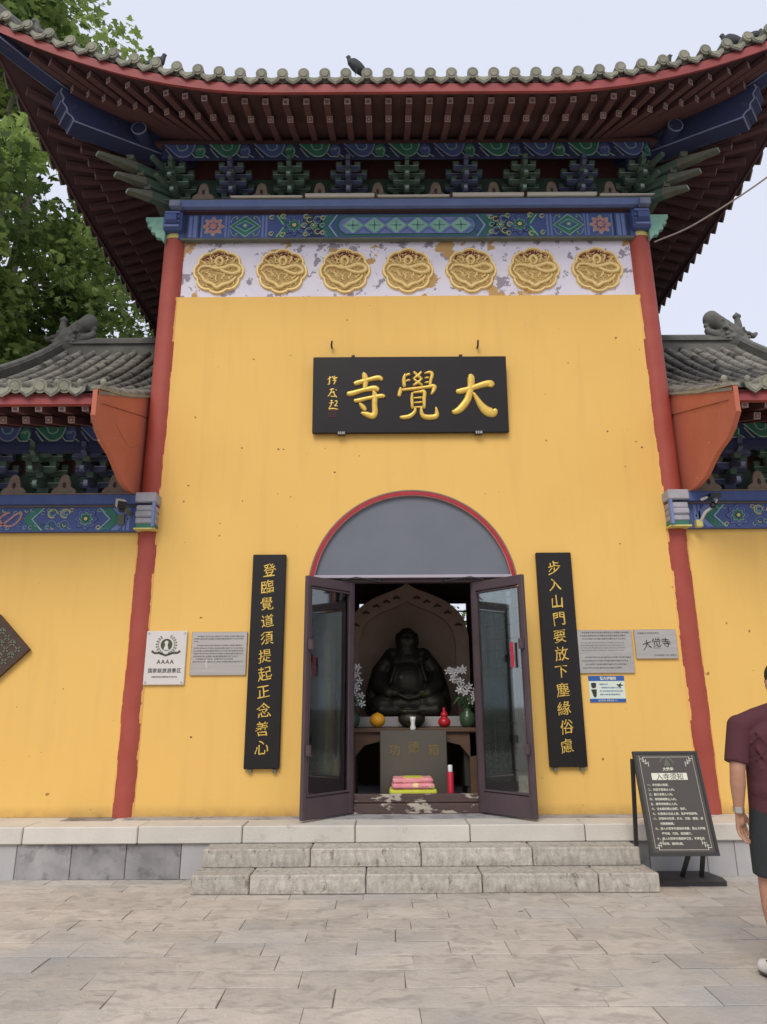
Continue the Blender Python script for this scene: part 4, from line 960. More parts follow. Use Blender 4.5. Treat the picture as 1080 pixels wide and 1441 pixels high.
    for r in range(rows):
        a = 3.16 + .237*r; y = 6.16
        while y < YR-.1:
            z = prof(y); dy = .01; sl = (prof(y+.1)-z)/.1; st = .265/math.sqrt(1+sl*sl)
            o = link('roof_tile', tm, rf, (X(a)+jitter(-.004, .004), y, z+.012)); o.rotation_euler = (math.atan(sl), 0, jitter(-.02, .02)); y += st
        if r > 0: o = place_tile('end_tile', end_m, Vector((X(a), 6.10, 4.50)), (0, 1, .3), rf); o.scale = (1.12, 1, 1.12)
        if r < rows: o = place_tile('drip_tile', drip_m, Vector((X(a+.118), 6.085, 4.468)), (0, 1, 0), rf); o.scale = (1.1, 1, 1.1)
        if r % 1 == 0: o = link('nail_cap', nail_m, rf, (X(a), 6.40, prof(6.40)+.055)); o.scale = (.9, .9, 1.0)
    # ridges
    s = MB(); zt = prof(YR); bx(s, 2.9, XO-.2, YR-.10, YR+.14, zt-.1, zt+.11); bx(s, 2.9, XO-.2, YR-.14, YR+.18, zt+.11, zt+.15); bx(s, 2.9, XO-.2, YR-.08, YR+.12, zt+.15, zt+.21)
    s.tube([(X(2.9), YR+.02, zt+.23), (X(XO-.2), YR+.02, zt+.23)], .065, 10); obj('main_ridge', s, M_ridge, rf, (X(4.3), YR, zt))
    s = MB(); yy = np.linspace(6.1, YR, 14)
    for y0, y1_ in zip(yy[:-1], yy[1:]): s.bar((X(XO-.08), y0, prof(y0)+.08), (X(XO-.08), y1_, prof(y1_)+.08), .16, .22)
    s.tube([(X(XO-.08), y, prof(y)+.21) for y in yy], .06, 8); obj('gable_ridge', s, M_ridge, rf, (X(XO), 8.4, 5.5))
    # ridge-end beast: open jaws biting the ridge, curled tail, sword hilt on its back
    bm = bmesh.new(); q = lambda x, z, y=0: (X(XO-.16)+sx*x, YR+y, zt+.02+z)
    ell(bm, q(-.06, .16), (.22, .15, .20)); ell(bm, q(.06, .08), (.17, .15, .14))
    chain(bm, [(q(-.12, .14), .12), (q(-.26, .24), .09), (q(-.42, .30), .075), (q(-.45, .34), .06)]); chain(bm, [(q(-.05, .05), .10), (q(-.24, .08), .07), (q(-.36, .05), .045)])
    chain(bm, [(q(.02, .24), .15), (q(-.12, .38), .135), (q(-.26, .50), .13), (q(-.36, .60), .125)]); ell(bm, q(-.37, .56), (.135, .13, .16)); rcone(bm, q(-.36, .5), .07, q(-.46, .44), .05)
    chain(bm, [(q(.05, .28), .09), (q(.2, .27), .06), (q(.33, .24), .05), (q(.38, .28), .035)])
    for y in (-.13, .13):
        chain(bm, [(q(-.1, .26, y), .03), (q(-.2, .33, y*1.2), .03), (q(-.14, .42, y), .025)]); ell(bm, q(-.18, .22, y), (.04, .03, .04)); chain(bm, [(q(.1, .1, y), .04), (q(.2, .02, y*1.2), .03)])
    for k in range(5): ell(bm, q(.09-.085*k, .40+.07*k-.04, 0), (.035, .05, .05))
    rb = random.Random(8)
    for k in range(40):
        a_ = rb.uniform(-.28, .22); ell(bm, q(a_, rb.uniform(.02, .32)+(.25 if a_ < -.1 and k % 2 else 0), rb.choice((-1, 1))*rb.uniform(.08, .14)), (rb.uniform(.02, .05), .03, rb.uniform(.02, .05)), seg=10)
    for k in range(6): tt = k/5; ell(bm, q(-.02-.32*tt, .27+.33*tt), (.02, .155-.01*k, .155-.008*k), Euler((0, -sx*.7, 0)), seg=14)
    chain(bm, [(q(.10, .28), .05), (q(.10, .44), .062), (q(.095, .56), .05)]); ell(bm, q(.095, .62), (.075, .06, .05)); rcone(bm, q(.095, .63), .05, q(.095, .69), .02)
    fuse('ridge_dragon', bm, M_ridge, rf, (X(XO-.16), YR, zt+.1), .016, 1)
    # red plaster gusset that closes the eave against the gate column
    g_ = [(6.09, 4.46), (6.10, 4.20), (6.22, 4.09), (6.34, 4.02), (6.56, 3.965), (6.73, 3.885), (6.90, 3.80), (7.11, 3.765), (7.50, 3.775), (7.50, 5.03), (6.8, 4.715)]
    s = MB(); a, b = sorted((X(3.07), X(3.115))); s.prism(g_, a, b, 'x'); obj('eave_gusset', s, M_redplaster, H, (X(3.09), 7, 4.3))
    s = MB()
    for p, q_ in zip(g_[1:8], g_[2:9]): s.bar((X(3.093), p[0], p[1]), (X(3.093), q_[0], q_[1]), .050, .010)
    for p, q_ in ((g_[0], g_[10]), (g_[10], g_[9])): s.bar((X(3.093), p[0], p[1]+.02), (X(3.093), q_[0], q_[1]+.012), .08, .026, mi=1)
    obj('gusset_trim', s, [M_redplaster, M_cap], H, (X(3.09), 7, 4.2))
    # carved end block of the beam on the gate column
    s = MB(); a, b = XC+sx*2.92-.115, XC+sx*2.92+.115
    s.cbox(a, b, 7.22, 7.42, 3.66, 3.77, .01, 0)
    for i, (z, dd, mi) in enumerate(((3.60, .03, 1), (3.53, .015, 0), (3.46, .03, 0), (3.40, .045, 2))): s.cbox(a+.01, b-.01, 7.22+dd, 7.42, z-.035, z+.035, .012, mi)
    s.box(a+.0, a+.03, 7.21, 7.25, 3.38, 3.66, 3) if sx > 0 else s.box(b-.03, b, 7.21, 7.25, 3.38, 3.66, 3)
    s.box(a-.0, b+.0, 7.25, 7.42, 3.36, 3.375, 4); obj('beam_end_block', s, [M_wpaint, M_wpaint, M_green, M_bluel, M_yel], H, (XC+sx*2.92, 7.3, 3.5))
    return H
side_hall(-1); side_hall(1)
# far end of the yellow wall beyond each side hall
for sx in (-1, 1):
    s = MB(); a, b = sorted((XC+sx*5.56, XC+sx*9)); s.box(a, b, YW+.03, YW+.3, PZ, 3.3); s.box(a, b, YW-.1, YW+.45, 3.302, 3.42)
    tag(obj('courtyard_wall', s, M_yellow, None, (XC+sx*7, 7.5, PZ)), 'plain yellow courtyard wall running on %s of the side hall' % ('left' if sx < 0 else 'right'), 'wall')

# ================================================================ PLAQUE AND COUPLET BOARDS
def sweep_stroke(s, pts, h=.022, mi=0):
    """brush stroke with a rounded gold relief; pts = (x, z, width)"""
    P = spline(pts, 7); n = 7; vs = []; m = len(P)
    for i, p in enumerate(P):
        a = P[max(i-1, 0)]; b = P[min(i+1, m-1)]; dx, dz = b[0]-a[0], b[1]-a[1]; L_ = math.hypot(dx, dz) or 1; nx, nz = -dz/L_, dx/L_
        e = 1.0 if 0 < i < m-1 else .55
        for k in range(n):
            t = k/(n-1)*PI; vs.append((p[0]+nx*p[2]/2*e*math.cos(t), -h*math.sin(t)**.7*min(1, p[2]/.03)*e if 0 < t < PI else 0, p[1]+nz*p[2]/2*e*math.cos(t)))
    s.add(vs, [(i*n+k, i*n+k+1, (i+1)*n+k+1, (i+1)*n+k) for i in range(m-1) for k in range(n-1)], mi, True)
    s.add(vs[:n], [tuple(range(n))], mi); s.add(vs[-n:], [tuple(range(n))], mi)
DA = [[(.10, .60, .07), (.22, .62, .10), (.45, .68, .09), (.78, .78, .11), (.92, .78, .12), (.88, .70, .05)],
      [(.42, 1.0, .05), (.46, .92, .12), (.44, .68, .11), (.36, .42, .12), (.20, .22, .12), (.06, .14, .09), (.0, .17, .04)],
      [(.50, .58, .04), (.58, .44, .08), (.68, .28, .12), (.80, .16, .16), (.94, .12, .15), (1.02, .20, .05)]]
SI = [[(.20, .76, .06), (.30, .79, .09), (.60, .86, .08), (.84, .90, .10), (.94, .84, .06)], [(.44, 1.02, .05), (.48, .94, .11), (.50, .80, .10), (.48, .62, .08)],
      [(.02, .55, .06), (.12, .54, .10), (.45, .62, .08), (.74, .66, .11), (.84, .60, .06)], [(.20, .38, .05), (.30, .38, .08), (.60, .44, .07), (.92, .48, .09), (.98, .44, .05)],
      [(.70, .60, .05), (.74, .50, .10), (.73, .30, .10), (.74, .12, .11), (.68, .03, .12), (.52, .07, .10), (.38, .10, .04)], [(.34, .32, .04), (.42, .25, .09), (.48, .18, .08), (.50, .14, .03)]]
JU = [[(.20, .96, .04), (.16, .84, .08), (.17, .66, .08)], [(.18, .90, .03), (.25, .93, .06), (.32, .95, .05)], [(.19, .79, .03), (.27, .81, .05), (.32, .82, .04)],
      [(.40, 1.0, .05), (.48, .93, .07), (.60, .84, .05)], [(.60, 1.0, .05), (.52, .92, .06), (.38, .84, .04)], [(.40, .84, .04), (.50, .77, .06), (.62, .70, .05)], [(.62, .86, .04), (.50, .76, .06), (.38, .70, .04)],
      [(.66, .96, .03), (.80, .98, .07), (.86, .94, .08), (.82, .80, .07), (.80, .67, .06)], [(.67, .86, .03), (.78, .87, .05)], [(.67, .76, .03), (.78, .77, .05)],
      [(.08, .66, .05), (.06, .56, .09), (.03, .46, .07)], [(.08, .60, .05), (.3, .62, .07), (.7, .66, .07), (.90, .68, .10), (.88, .58, .08), (.82, .50, .04)],
      [(.36, .55, .05), (.35, .40, .07), (.36, .20, .06)], [(.36, .54, .04), (.55, .56, .06), (.66, .56, .08), (.65, .40, .08), (.65, .20, .06)], [(.38, .43, .03), (.62, .44, .05)], [(.38, .33, .03), (.62, .34, .05)], [(.37, .23, .03), (.64, .24, .05)],
      [(.44, .22, .05), (.40, .12, .08), (.28, .04, .10), (.10, .02, .08), (.06, .05, .03)], [(.58, .24, .05), (.58, .12, .08), (.64, .04, .11), (.80, .02, .12), (.94, .05, .11), (.95, .16, .07), (.93, .24, .03)]]
plq = thing('name_plaque', 'wide black hanging plaque with three gold characters above the arch', 'plaque', (.315, 7.36, 4.50), Euler((math.radians(4.0), 0, 0)), local=True)
s = MB(); s.cbox(-1.125, 1.125, -.03, .02, 0, .93, .006); link('board', s.mesh('board', [M_black]), plq)
for nm_, st, x0, z0, w, h in (('character', SI, -.74, .185, .45, .535), ('character', JU, -.145, .17, .47, .57), ('character', DA, .48, .17, .50, .53)):
    s = MB()
    for q in st: sweep_stroke(s, [(x0+a*w, z0+b*h, c*w*(1.42 if st is not JU else 1.18)) for a, b, c in q])
    o = link(nm_, s.mesh(nm_, [M_goldtext]), plq, (0, -.030, 0))
s = MB()
for k, (cx, cz) in enumerate(((-.90, .64), (-.90, .48), (-.89, .34))):
    SG = ([[(-.055, .01, .010), (-.01, .04, .018)], [(-.03, .05, .012), (-.035, -.04, .016), (-.055, -.05, .006)], [(.0, .05, .012), (.02, .02, .018), (.06, .035, .012)], [(.025, .055, .014), (.03, -.02, .016), (.015, -.05, .010)], [(.0, .0, .008), (.05, -.005, .014)]],
          [[(-.03, .045, .012), (.02, .055, .016)], [(.0, .06, .010), (-.02, .0, .016), (-.05, -.04, .010)], [(-.02, .01, .010), (.03, .015, .014)], [(.01, .03, .012), (.03, -.02, .016), (.055, -.05, .016)], [(-.02, -.035, .010), (.035, -.04, .012)], [(.04, .05, .010), (.05, .035, .012)]],
          [[(-.03, .05, .010), (.0, .05, .014)], [(-.015, .06, .010), (-.02, .0, .014), (-.045, -.05, .012), (.0, -.045, .016), (.06, -.055, .012)], [(-.045, .02, .008), (.01, .025, .014)], [(.02, .045, .010), (.045, .045, .014), (.04, .01, .012), (.02, -.01, .014), (.055, -.015, .010)]])[k]
    for q in SG: sweep_stroke(s, [(cx+a, cz+b, c) for a, b, c in q], .006)
link('signature', s.mesh('signature', [M_goldtext]), plq, (0, -.030, 0))
s = MB(); s.box(-.945, -.855, -.0335, -.030, .19, .275, 0)
for q in (-.93, -.905, -.88): s.box(q, q+.006, -.0355, -.0335, .195, .27, 1)
for q in (.21, .235, .255): s.box(-.94, -.86, -.0358, -.0335, q, q+.005, 1)
link('seal', s.mesh('seal', [M_redboard, M_black]), plq)
for x in (-.66, .60): s = MB(); s.cbox(x-.02, x+.02, -.02, .05, .93, .96, .004); link('bracket', s.mesh('bracket', [M_blackm]), plq)
for x in (-.79, .78):
    s = MB(); s.box(x-.045, x+.045, -.034, .02, -.02, .018)
    for q in (-.03, -.01, .012, .03): s.box(x+q-.005, x+q+.005, -.038, -.034, -.016, .014, 1)
    link('hanging_clip', s.mesh('hanging_clip', [M_blackm, M_steel]), plq)
for i, x in enumerate((-.605, 1.13)):
    s = MB(); s.tube([(x, YW+.01, 5.62-i*.01), (x, YW-.07, 5.61-i*.01), (x+.004, YW-.07, 5.67)], .011, 6)
    tag(obj('wall_hook', s, M_blackm, None, (x, YW, 5.6)), 'small dark iron hook on the wall above the %s end of the name plaque' % ('left' if i == 0 else 'right'), 'hook')

def couplet(x0, x1, z0, z1, text, label):
    t = thing('couplet_board', label, 'couplet board', ((x0+x1)/2, YW-.03, z0), group='couplet boards flanking the doorway')
    s = MB(); s.cbox(x0, x1, YW-.055, YW-.004, z0, z1, .006); obj('board', s, M_black, t, ((x0+x1)/2, YW-.03, z0))
    n = len(text); zs = np.linspace(z1-.17, z0+.205, n)
    for ch, z in zip(text, zs): lettering('character', ch, .150*jitter(.94, 1.04), M_goldtext, t, ((x0+x1)/2+jitter(-.010, .010), YW-.056, z), brush=1.15, emb=-.0003, ext=.003, res=3, bevel=.0004)
    for x in (x0+.06, x1-.05): s = MB(); s.box(x-.02, x+.02, YW-.04, YW-.0, z0-.035, z0-.002); obj('clip', s, M_dust, t, (x, YW-.02, z0))
couplet(-1.42, -1.062, .893, 3.09, '登臨覺道須提起正念善心', 'tall black board with a gold vertical verse, left of the doorway')
couplet(1.655, 2.035, .895, 3.095, '步入山門要放下塵緣俗慮', 'tall black board with a gold vertical verse, right of the doorway')

# ================================================================ WALL SIGNS
def lines(t, rows, x0, x1, ztop, dz, size, m, y, chars='本寺始建于明代历史悠久建筑宏伟文化厚重为当地著名佛教圣地殿宇庄严古木参天香火鼎盛是信众礼佛修行之所'):
    for i, (ind, frac) in enumerate(rows):
        n = int((x1-x0)*frac/size*1.0)-ind; st = (i*7) % 20
        tx = (chars*3)[st:st+max(n, 2)]
        me = text_mesh('small_print', tx, size, m, 0, .0006, 1, align='LEFT'); link('small_print', me, t, (x0+ind*size, y, ztop-i*dz))
# four-star rating sign
t = thing('rating_sign', 'white metal sign with a laurel emblem and four letters A near the left column', 'sign', (-2.30, YW-.02, 1.72))
s = MB(); s.cbox(-2.512, -2.085, YW-.03, YW-.003, 1.718, 2.274, .006); obj('plate', s, M_whitem, t)
s = MB(); cx, cz = -2.295, 2.13; y = YW-.031
s.prism([(cx+.062*math.cos(a), cz+.062*math.sin(a)) for a in np.linspace(0, 2*PI, 24, endpoint=False)], y-.002, y, 'y', 0)
s.prism([(cx-.028, cz-.055), (cx-.012, cz), (cx-.022, cz+.028), (cx, cz+.045), (cx+.022, cz+.028), (cx+.012, cz), (cx+.028, cz-.055)], y-.004, y-.002, 'y', 1)
for k in range(20):
    a = -PI/2 + (k+1)*2*PI/22 + (.0); 
    if abs(math.sin(a)-1) < .08: continue
    for rr in (.082, .100):
        c_ = (cx+rr*math.cos(a), cz+rr*math.sin(a)); s.ribbon([c_, (c_[0]+.018*math.cos(a+1.0), c_[1]+.018*math.sin(a+1.0))], .009, y, 0, .002)
s.ribbon([(cx-.15, cz-.065), (cx-.12, cz-.085), (cx-.07, cz-.085), (cx, cz-.11), (cx+.07, cz-.085), (cx+.12, cz-.085), (cx+.15, cz-.065)], .022, y, 0, .002)
obj('emblem', s, [M_inkg, M_whitem], t)
for k in range(4): lettering('letter', 'A', .058, M_inkg, t, (cx-.069+.046*k, YW-.031, 1.955), emb=.001, ext=.001)
lettering('lettering', '国家级旅游景区', .050, M_ink, t, (cx, YW-.031, 1.865), emb=.0004, ext=.001, res=2)
lettering('small_print', '全国旅游景区质量等级评定委员会', .018, M_inkg, t, (cx, YW-.031, 1.80), ext=.0006, res=1)
for x in (-2.487, -2.11):
    for z in (1.745, 2.25): s = MB(); s.tube([(x, YW-.030, z), (x, YW-.036, z)], .010, 10); obj('screw', s, M_steel, t, (x, YW-.03, z))
# left steel plate
t = thing('steel_plate', 'scratched steel information plate beside the left couplet board', 'sign', (-1.745, YW-.02, 1.81))
s = MB(); s.cbox(-2.035, -1.448, YW-.022, YW-.003, 1.812, 2.263, .004); obj('plate', s, M_steel, t)
lines(t, [(2, 1), (0, 1), (0, .12)], -2.01, -1.47, 2.215, .026, .017, M_ink, YW-.0225); lines(t, [(2, .96), (0, 1), (0, 1), (0, 1), (0, .9), (2, .8), (0, 1)], -2.01, -1.47, 2.12, .028, .017, M_ink, YW-.0225)
s = MB(); s.ribbon([(-1.86, 1.98), (-1.87, 1.94), (-1.86, 1.89)], .008, YW-.0225, 0, .0008); s.ribbon([(-1.80, 2.0), (-1.795, 1.96)], .006, YW-.0225, 0, .0008); obj('scratch', s, M_whitem, t)
# right steel plate
t = thing('steel_plate', 'large steel information plate with Chinese and English text right of the right couplet board', 'sign', (2.33, YW-.02, 1.81))
s = MB(); s.cbox(2.040, 2.618, YW-.022, YW-.003, 1.812, 2.26, .004); obj('plate', s, M_steel, t)
lines(t, [(1, 1), (0, .95), (1, .95)], 2.07, 2.60, 2.232, .033, .021, M_ink, YW-.0225)
for i, tx in enumerate(('The temple gate hall was first built several hundred years ago and', 'restored many times. It faces the old street and leads visitors into', 'the front court. The hall houses a bronze statue and carved beams.', 'Please keep quiet inside and respect the temple grounds, visitors.')):
    link('small_print', text_mesh('small_print', tx, .0172, M_ink, 0, .0006, 1, align='LEFT'), t, (2.07, YW-.0225, 2.125-i*.026))
lines(t, [(2, 1), (0, .95), (2, .9), (0, .8)], 2.07, 2.60, 1.975, .036, .018, M_ink, YW-.0225)
# steel name plate
t = thing('steel_name_plate', 'smaller steel plate with the three-character temple name beside the right column', 'sign', (2.86, YW-.02, 1.95))
s = MB(); s.cbox(2.645, 3.088, YW-.026, YW-.003, 1.957, 2.262, .004); obj('plate', s, M_steel, t)
lettering('lettering', '大觉寺', .105, M_ink, t, (2.87, YW-.0265, 2.125), brush=1, emb=.0005, ext=.001, spacing=1.2)
link('small_print', text_mesh('small_print', '市级重点文物保护单位', .023, M_ink, 0, .0006, 1, align='LEFT'), t, (2.68, YW-.0265, 2.222))
lettering('small_print', 'DA JUE SI', .018, M_ink, t, (2.87, YW-.0265, 2.065), ext=.0006, res=1)
lettering('small_print', '市人民政府二零一零年立', .022, M_ink, t, (2.95, YW-.0265, 1.993), ext=.0006, res=1)
# police style notice
t = thing('paper_notice', 'small blue and pale green notice below the large steel plate', 'notice', (2.31, YW-.005, 1.52))
s = MB(); s.box(2.125, 2.498, YW-.006, YW-.001, 1.52, 1.786, 0); s.box(2.125, 2.498, YW-.008, YW-.006, 1.735, 1.786, 1); s.box(2.125, 2.498, YW-.008, YW-.006, 1.52, 1.556, 1); obj('sheet', s, [M_noticew, M_noticeb], t)
lettering('lettering', '警方提醒您', .034, M_cream, t, (2.33, YW-.0085, 1.760), emb=.0008, ext=.0006, res=1)
lines(t, [(0, .4), (1, .95), (0, 1), (0, .9)], 2.235, 2.48, 1.70, .034, .0175, M_noticeb, YW-.0065, '温馨提示请妥善保管随身物品谨防扒窃如遇紧急情况请及时拨打报警电话')
lettering('small_print', '巡逻民警 报警电话 110', .020, M_cream, t, (2.31, YW-.0085, 1.538), ext=.0006, res=1)
s = MB(); f0 = 2.175   # officer figure printed on the notice
s.prism([(f0+.026*math.cos(a), 1.682+.022*math.sin(a)) for a in np.linspace(0, 2*PI, 14, endpoint=False)], YW-.007, YW-.006, 'y', 0); s.prism([(f0-.032, 1.695), (f0+.032, 1.695), (f0+.02, 1.716), (f0-.02, 1.716)], YW-.008, YW-.007, 'y', 0)
s.prism([(f0-.03, 1.65), (f0+.03, 1.65), (f0+.022, 1.58), (f0+.005, 1.565), (f0-.01, 1.58)], YW-.007, YW-.006, 'y', 0)
s.prism([(2.44, 1.70), (2.47, 1.725), (2.455, 1.70), (2.49, 1.69), (2.45, 1.68), (2.46, 1.66), (2.43, 1.68), (2.41, 1.70)], YW-.007, YW-.006, 'y', 0); obj('figure_print', s, M_ink, t)['kind'] = 'stuff'
# diamond board on the far left
t = thing('diamond_board', 'dark square board hung on its corner with pale fretwork at the left edge', 'wall ornament', (-4.10, YW-.02, 1.70))
D = .37; cx, cz = -4.10, 2.09
s = MB(); s.prism([(cx-D, cz), (cx, cz-D), (cx+D, cz), (cx, cz+D)], YW-.045, YW-.002, 'y', 0); obj('board', s, M_ink and M_wood, t)
s = MB()
for i in range(-2, 3):
    for j in range(-2, 3):
        px_, pz_ = cx+(i+j)*.062, cz+(i-j)*.062*(-1)+0
        q = .038; r2 = math.sqrt(.5)
        for (ax_, az_) in ((1, 1), (1, -1)): s.ribbon([(px_-ax_*q*r2, pz_-az_*q*r2), (px_+ax_*q*r2, pz_+az_*q*r2)], .014, YW-.046, 0, .004)
        if (i+j) % 2: s.ribbon([(px_-q, pz_), (px_, pz_+q), (px_+q, pz_)], .012, YW-.0465, 0, .004)
obj('fretwork', s, M_dust, t)

# ================================================================ NOTICE STAND
ang = math.radians(14.5)
t = thing('notice_stand', 'black sloping floor stand with a brown rules board in white Chinese text', 'sign stand', (2.485, 6.50, 0), Euler((0, 0, 0)), local=True)
s = MB()
def slope_pt(x, v, off=0):      # v up the board from 0 to H ; board leans back
    return (x, -.225 + v*math.sin(ang) - off*math.cos(ang), .285 + v*math.cos(ang) + off*math.sin(ang))
SH, SW = .835, .285
def sbox(s, x0, x1, v0, v1, o0, o1, mi=0):
    vs = [slope_pt(x, v, o) for o in (o0, o1) for v in (v0, v1) for x in (x0, x1)]
    s.add(vs, [(0, 2, 3, 1), (4, 5, 7, 6), (0, 1, 5, 4), (2, 6, 7, 3), (0, 4, 6, 2), (1, 3, 7, 5)], mi)
sbox(s, -SW, SW, 0, SH, -.02, .0, 0)
for a in ((-SW, -SW+.022, 0, SH), (SW-.022, SW, 0, SH), (-SW+.022, SW-.022, 0, .025), (-SW+.022, SW-.022, SH-.022, SH)): sbox(s, *a, 0, .012, 0)
link('frame', s.mesh('frame', [M_blackm]), t)
s = MB(); sbox(s, -SW+.023, SW-.023, .026, SH-.023, .0, .003, 0); link('face_board', s.mesh('face_board', [M_signbrown]), t)
s = MB()
for a in ((-.235, -.233, .06, .80), (.233, .235, .06, .80), (-.21, .21, .045, .0475), (-.21, .21, SH-.05, SH-.0475)): sbox(s, *a, .003, .0045)
for qx in (-1, 1):
    for v0, sg in ((.06, 1), (SH-.062, -1)):
        for k in range(3):
            a, b = sorted((qx*(.235-.018*k), qx*(.205-.020*k))); c0, c1 = sorted((v0+sg*.018*k, v0+sg*(.018*k+.004))); sbox(s, a, b, c0, c1, .003, .0045)
            a, b = sorted((qx*(.205-.020*k), qx*(.201-.020*k))); c0, c1 = sorted((v0+sg*(.018*k-.012), v0+sg*(.018*k+.03))); sbox(s, a, b, c0, c1, .003, .0045)
sbox(s, -.155, .155, .595, .652, .003, .006)
link('border_print', s.mesh('border_print', [M_cream]), t)
def stext(tx, x, v, size, m, align='LEFT', emb=0, off=.0048):
    me = text_mesh('lettering', tx, size, m, emb, .0005, 2, align=align); o = link('lettering', me, t, slope_pt(x, v, off)); o.rotation_euler = (-ang, 0, 0); return o
stext('入寺须知', 0, .623, .060, M_ink, 'CENTER', 0, .0068)
stext('大觉寺', 0, .685, .032, M_cream, 'CENTER', .0006)
s = MB(); vs = []
for k in range(13):
    a = .15+2.5*k/12; b = .15+2.5*(k+1)/12
    for q0, q1 in ((.062, .054),): s.add([slope_pt(q0*math.cos(a)*1.05-.0, .725+q0*math.sin(a), .0045), slope_pt(q0*math.cos(b)*1.05, .725+q0*math.sin(b), .0045), slope_pt(q1*math.cos(b)-.003, .723+q1*math.sin(b), .0045), slope_pt(q1*math.cos(a)-.003, .723+q1*math.sin(a), .0045)], [(0, 1, 2, 3)])
s.add([slope_pt(x_, v_, .0045) for x_, v_ in ((-.026, .712), (.026, .712), (.022, .735), (.014, .745), (.010, .762), (0, .772), (-.010, .762), (-.014, .745), (-.022, .735))], [tuple(range(9))])
link('logo_print', s.mesh('logo_print', [M_dust]), t)
rules = ['一、寺内禁止吸烟。', '二、衣冠不整禁止入内。', '三、酗酒者禁止入内。', '四、穿短裤裙禁止入内。', '五、携带宠物禁止入内。', '六、法会期间禁止拍照、录像。', '七、礼佛请从右边上香，爱护寺院财物。', '八、珍惜寺内花草、树木、文物、建筑，请', '　　勿随意触摸。', '九、进入大觉寺内请保持肃静，禁止大声喧', '　　哗吵闹、打闹，追逐嬉戏。', '十、进入大觉寺内请保持卫生，不得乱扔', '　　杂物，随地吐痰。']
for i, r_ in enumerate(rules):
    stext(r_.replace('　', ''), -.208 + (.05 if '　' in r_ else 0), .555-.0385*i,   .0222, M_cream, emb=.0003)
for a_, b_ in (((-.275, .145, .300), (-.285, -.0, 1.03)), ((.27, .15, .05), (.262, -.12, .62)), ((.10, .15, .05), (.10, -.175, .40))):
    s = MB(); s.bar(a_, b_, .034, .022); link('post', s.mesh('post', [M_blackm]), t)
pr = [(-.19, .03), (.43, .03), (.44, .06), (.40, .30), (.35, .34), (-.13, .34), (-.17, .30), (-.19, .06)]
bs = MB(); n = len(pr); vs = [(p[0], p[1], 0) for p in pr]+[(p[0], p[1], .035) for p in pr]+[((p[0]-.12)*.93+.12, (p[1]-.18)*.88+.18, .058) for p in pr]
bs.add(vs, [tuple(range(n))[::-1]]+[(i, (i+1) % n, n+(i+1) % n, n+i) for i in range(n)]+[(n+i, n+(i+1) % n, 2*n+(i+1) % n, 2*n+i) for i in range(n)]+[tuple(range(2*n, 3*n))]); link('base', bs.mesh('base', [M_blackm]), t)

# ================================================================ INSIDE THE HALL
t = thing('altar_table', 'long dark carved altar table behind the metal box in the doorway', 'altar', (XC, 8.7, PZ))
s = MB(); s.cbox(XC-.80, XC+.80, 8.32, 9.3, 1.20, 1.25, .008); obj('table_top', s, M_altar, t)
s = MB(); s.prism([(XC-.76, 1.20), (XC+.76, 1.20), (XC+.76, .95), (XC+.66, .93), (XC+.55, 1.06), (XC+.3, 1.12), (XC-.3, 1.12), (XC-.55, 1.06), (XC-.66, .93), (XC-.76, .95)], 8.36, 8.39, 'y'); obj('apron', s, M_altar, t)
for x in (-.70, .70):
    for y in (8.40, 9.2): s = MB(); s.cbox(XC+x-.045, XC+x+.045, y-.04, y+.05, PZ, 1.2, .01); obj('leg', s, M_altar, t, (XC+x, y, PZ))
s = MB(); s.cbox(XC-.66, XC+.66, 8.62, 9.3, 1.25, 1.37, .01); tag(obj('statue_plinth', s, M_marblel, None, (XC, 8.9, 1.25)), 'low wooden plinth under the bronze Buddha on the altar table', 'plinth')
t = thing('donation_box', 'grey metal donation box with faded gold characters in front of the altar', 'donation box', (XC, 8.1, PZ))
s = MB(); s.cbox(XC-.37, XC+.37, 8.02, 8.30, PZ, 1.235, .008); obj('box_body', s, M_box, t)
M_dimgold = mat('faded_gold_paint', (.17, .12, .04), .6)
for ch, x, z in (('功', -.21, 1.03), ('德', .0, 1.06), ('箱', .22, 1.03)): lettering('character', ch, .13, M_dimgold, t, (XC+x, 8.017, z), emb=.001, ext=.001, res=2)
# niche with pointed arch
t = thing('wooden_niche', 'pale pink-brown wooden niche with a pointed scalloped top behind the Buddha', 'niche', (XC, 9.7, PZ))
def arch_pts(w, zs, zt, n=16):
    out = []
    for k in range(n+1):
        u = k/n; x = w*(1-u); z = zs + (zt-zs)*(math.sqrt(max(1-(1-u)**2, 0))*.84 + u**6*.16); out.append((x, z))
    return out
A = arch_pts(.84, 2.42, 3.15); B = arch_pts(.66, 2.34, 2.90)
outer = [(XC+x, z) for x, z in A] + [(XC-x, z) for x, z in A[::-1][1:]]; inner = [(XC+x, z) for x, z in B] + [(XC-x, z) for x, z in B[::-1][1:]]
s = MB(); n = len(outer)
O2 = [(XC+.84, 1.2)]+outer+[(XC-.84, 1.2)]; I2 = [(XC+.66, 1.2)]+inner+[(XC-.66, 1.2)]; n = len(O2)
for yy in (9.55, 9.65): s.add([(p[0], yy, p[1]) for p in O2]+[(p[0], yy, p[1]) for p in I2], [(i, i+1, n+i+1, n+i) for i in range(n-1)])
for q in (O2, I2): s.add([(p[0], 9.55, p[1]) for p in q]+[(p[0], 9.65, p[1]) for p in q], [(i, i+1, n+i+1, n+i) for i in range(n-1)])
obj('arch_surround', s, M_nichepink, t)
s = MB(); s.prism(O2, 9.70, 9.74, 'y'); obj('back_panel', s, M_niche, t)
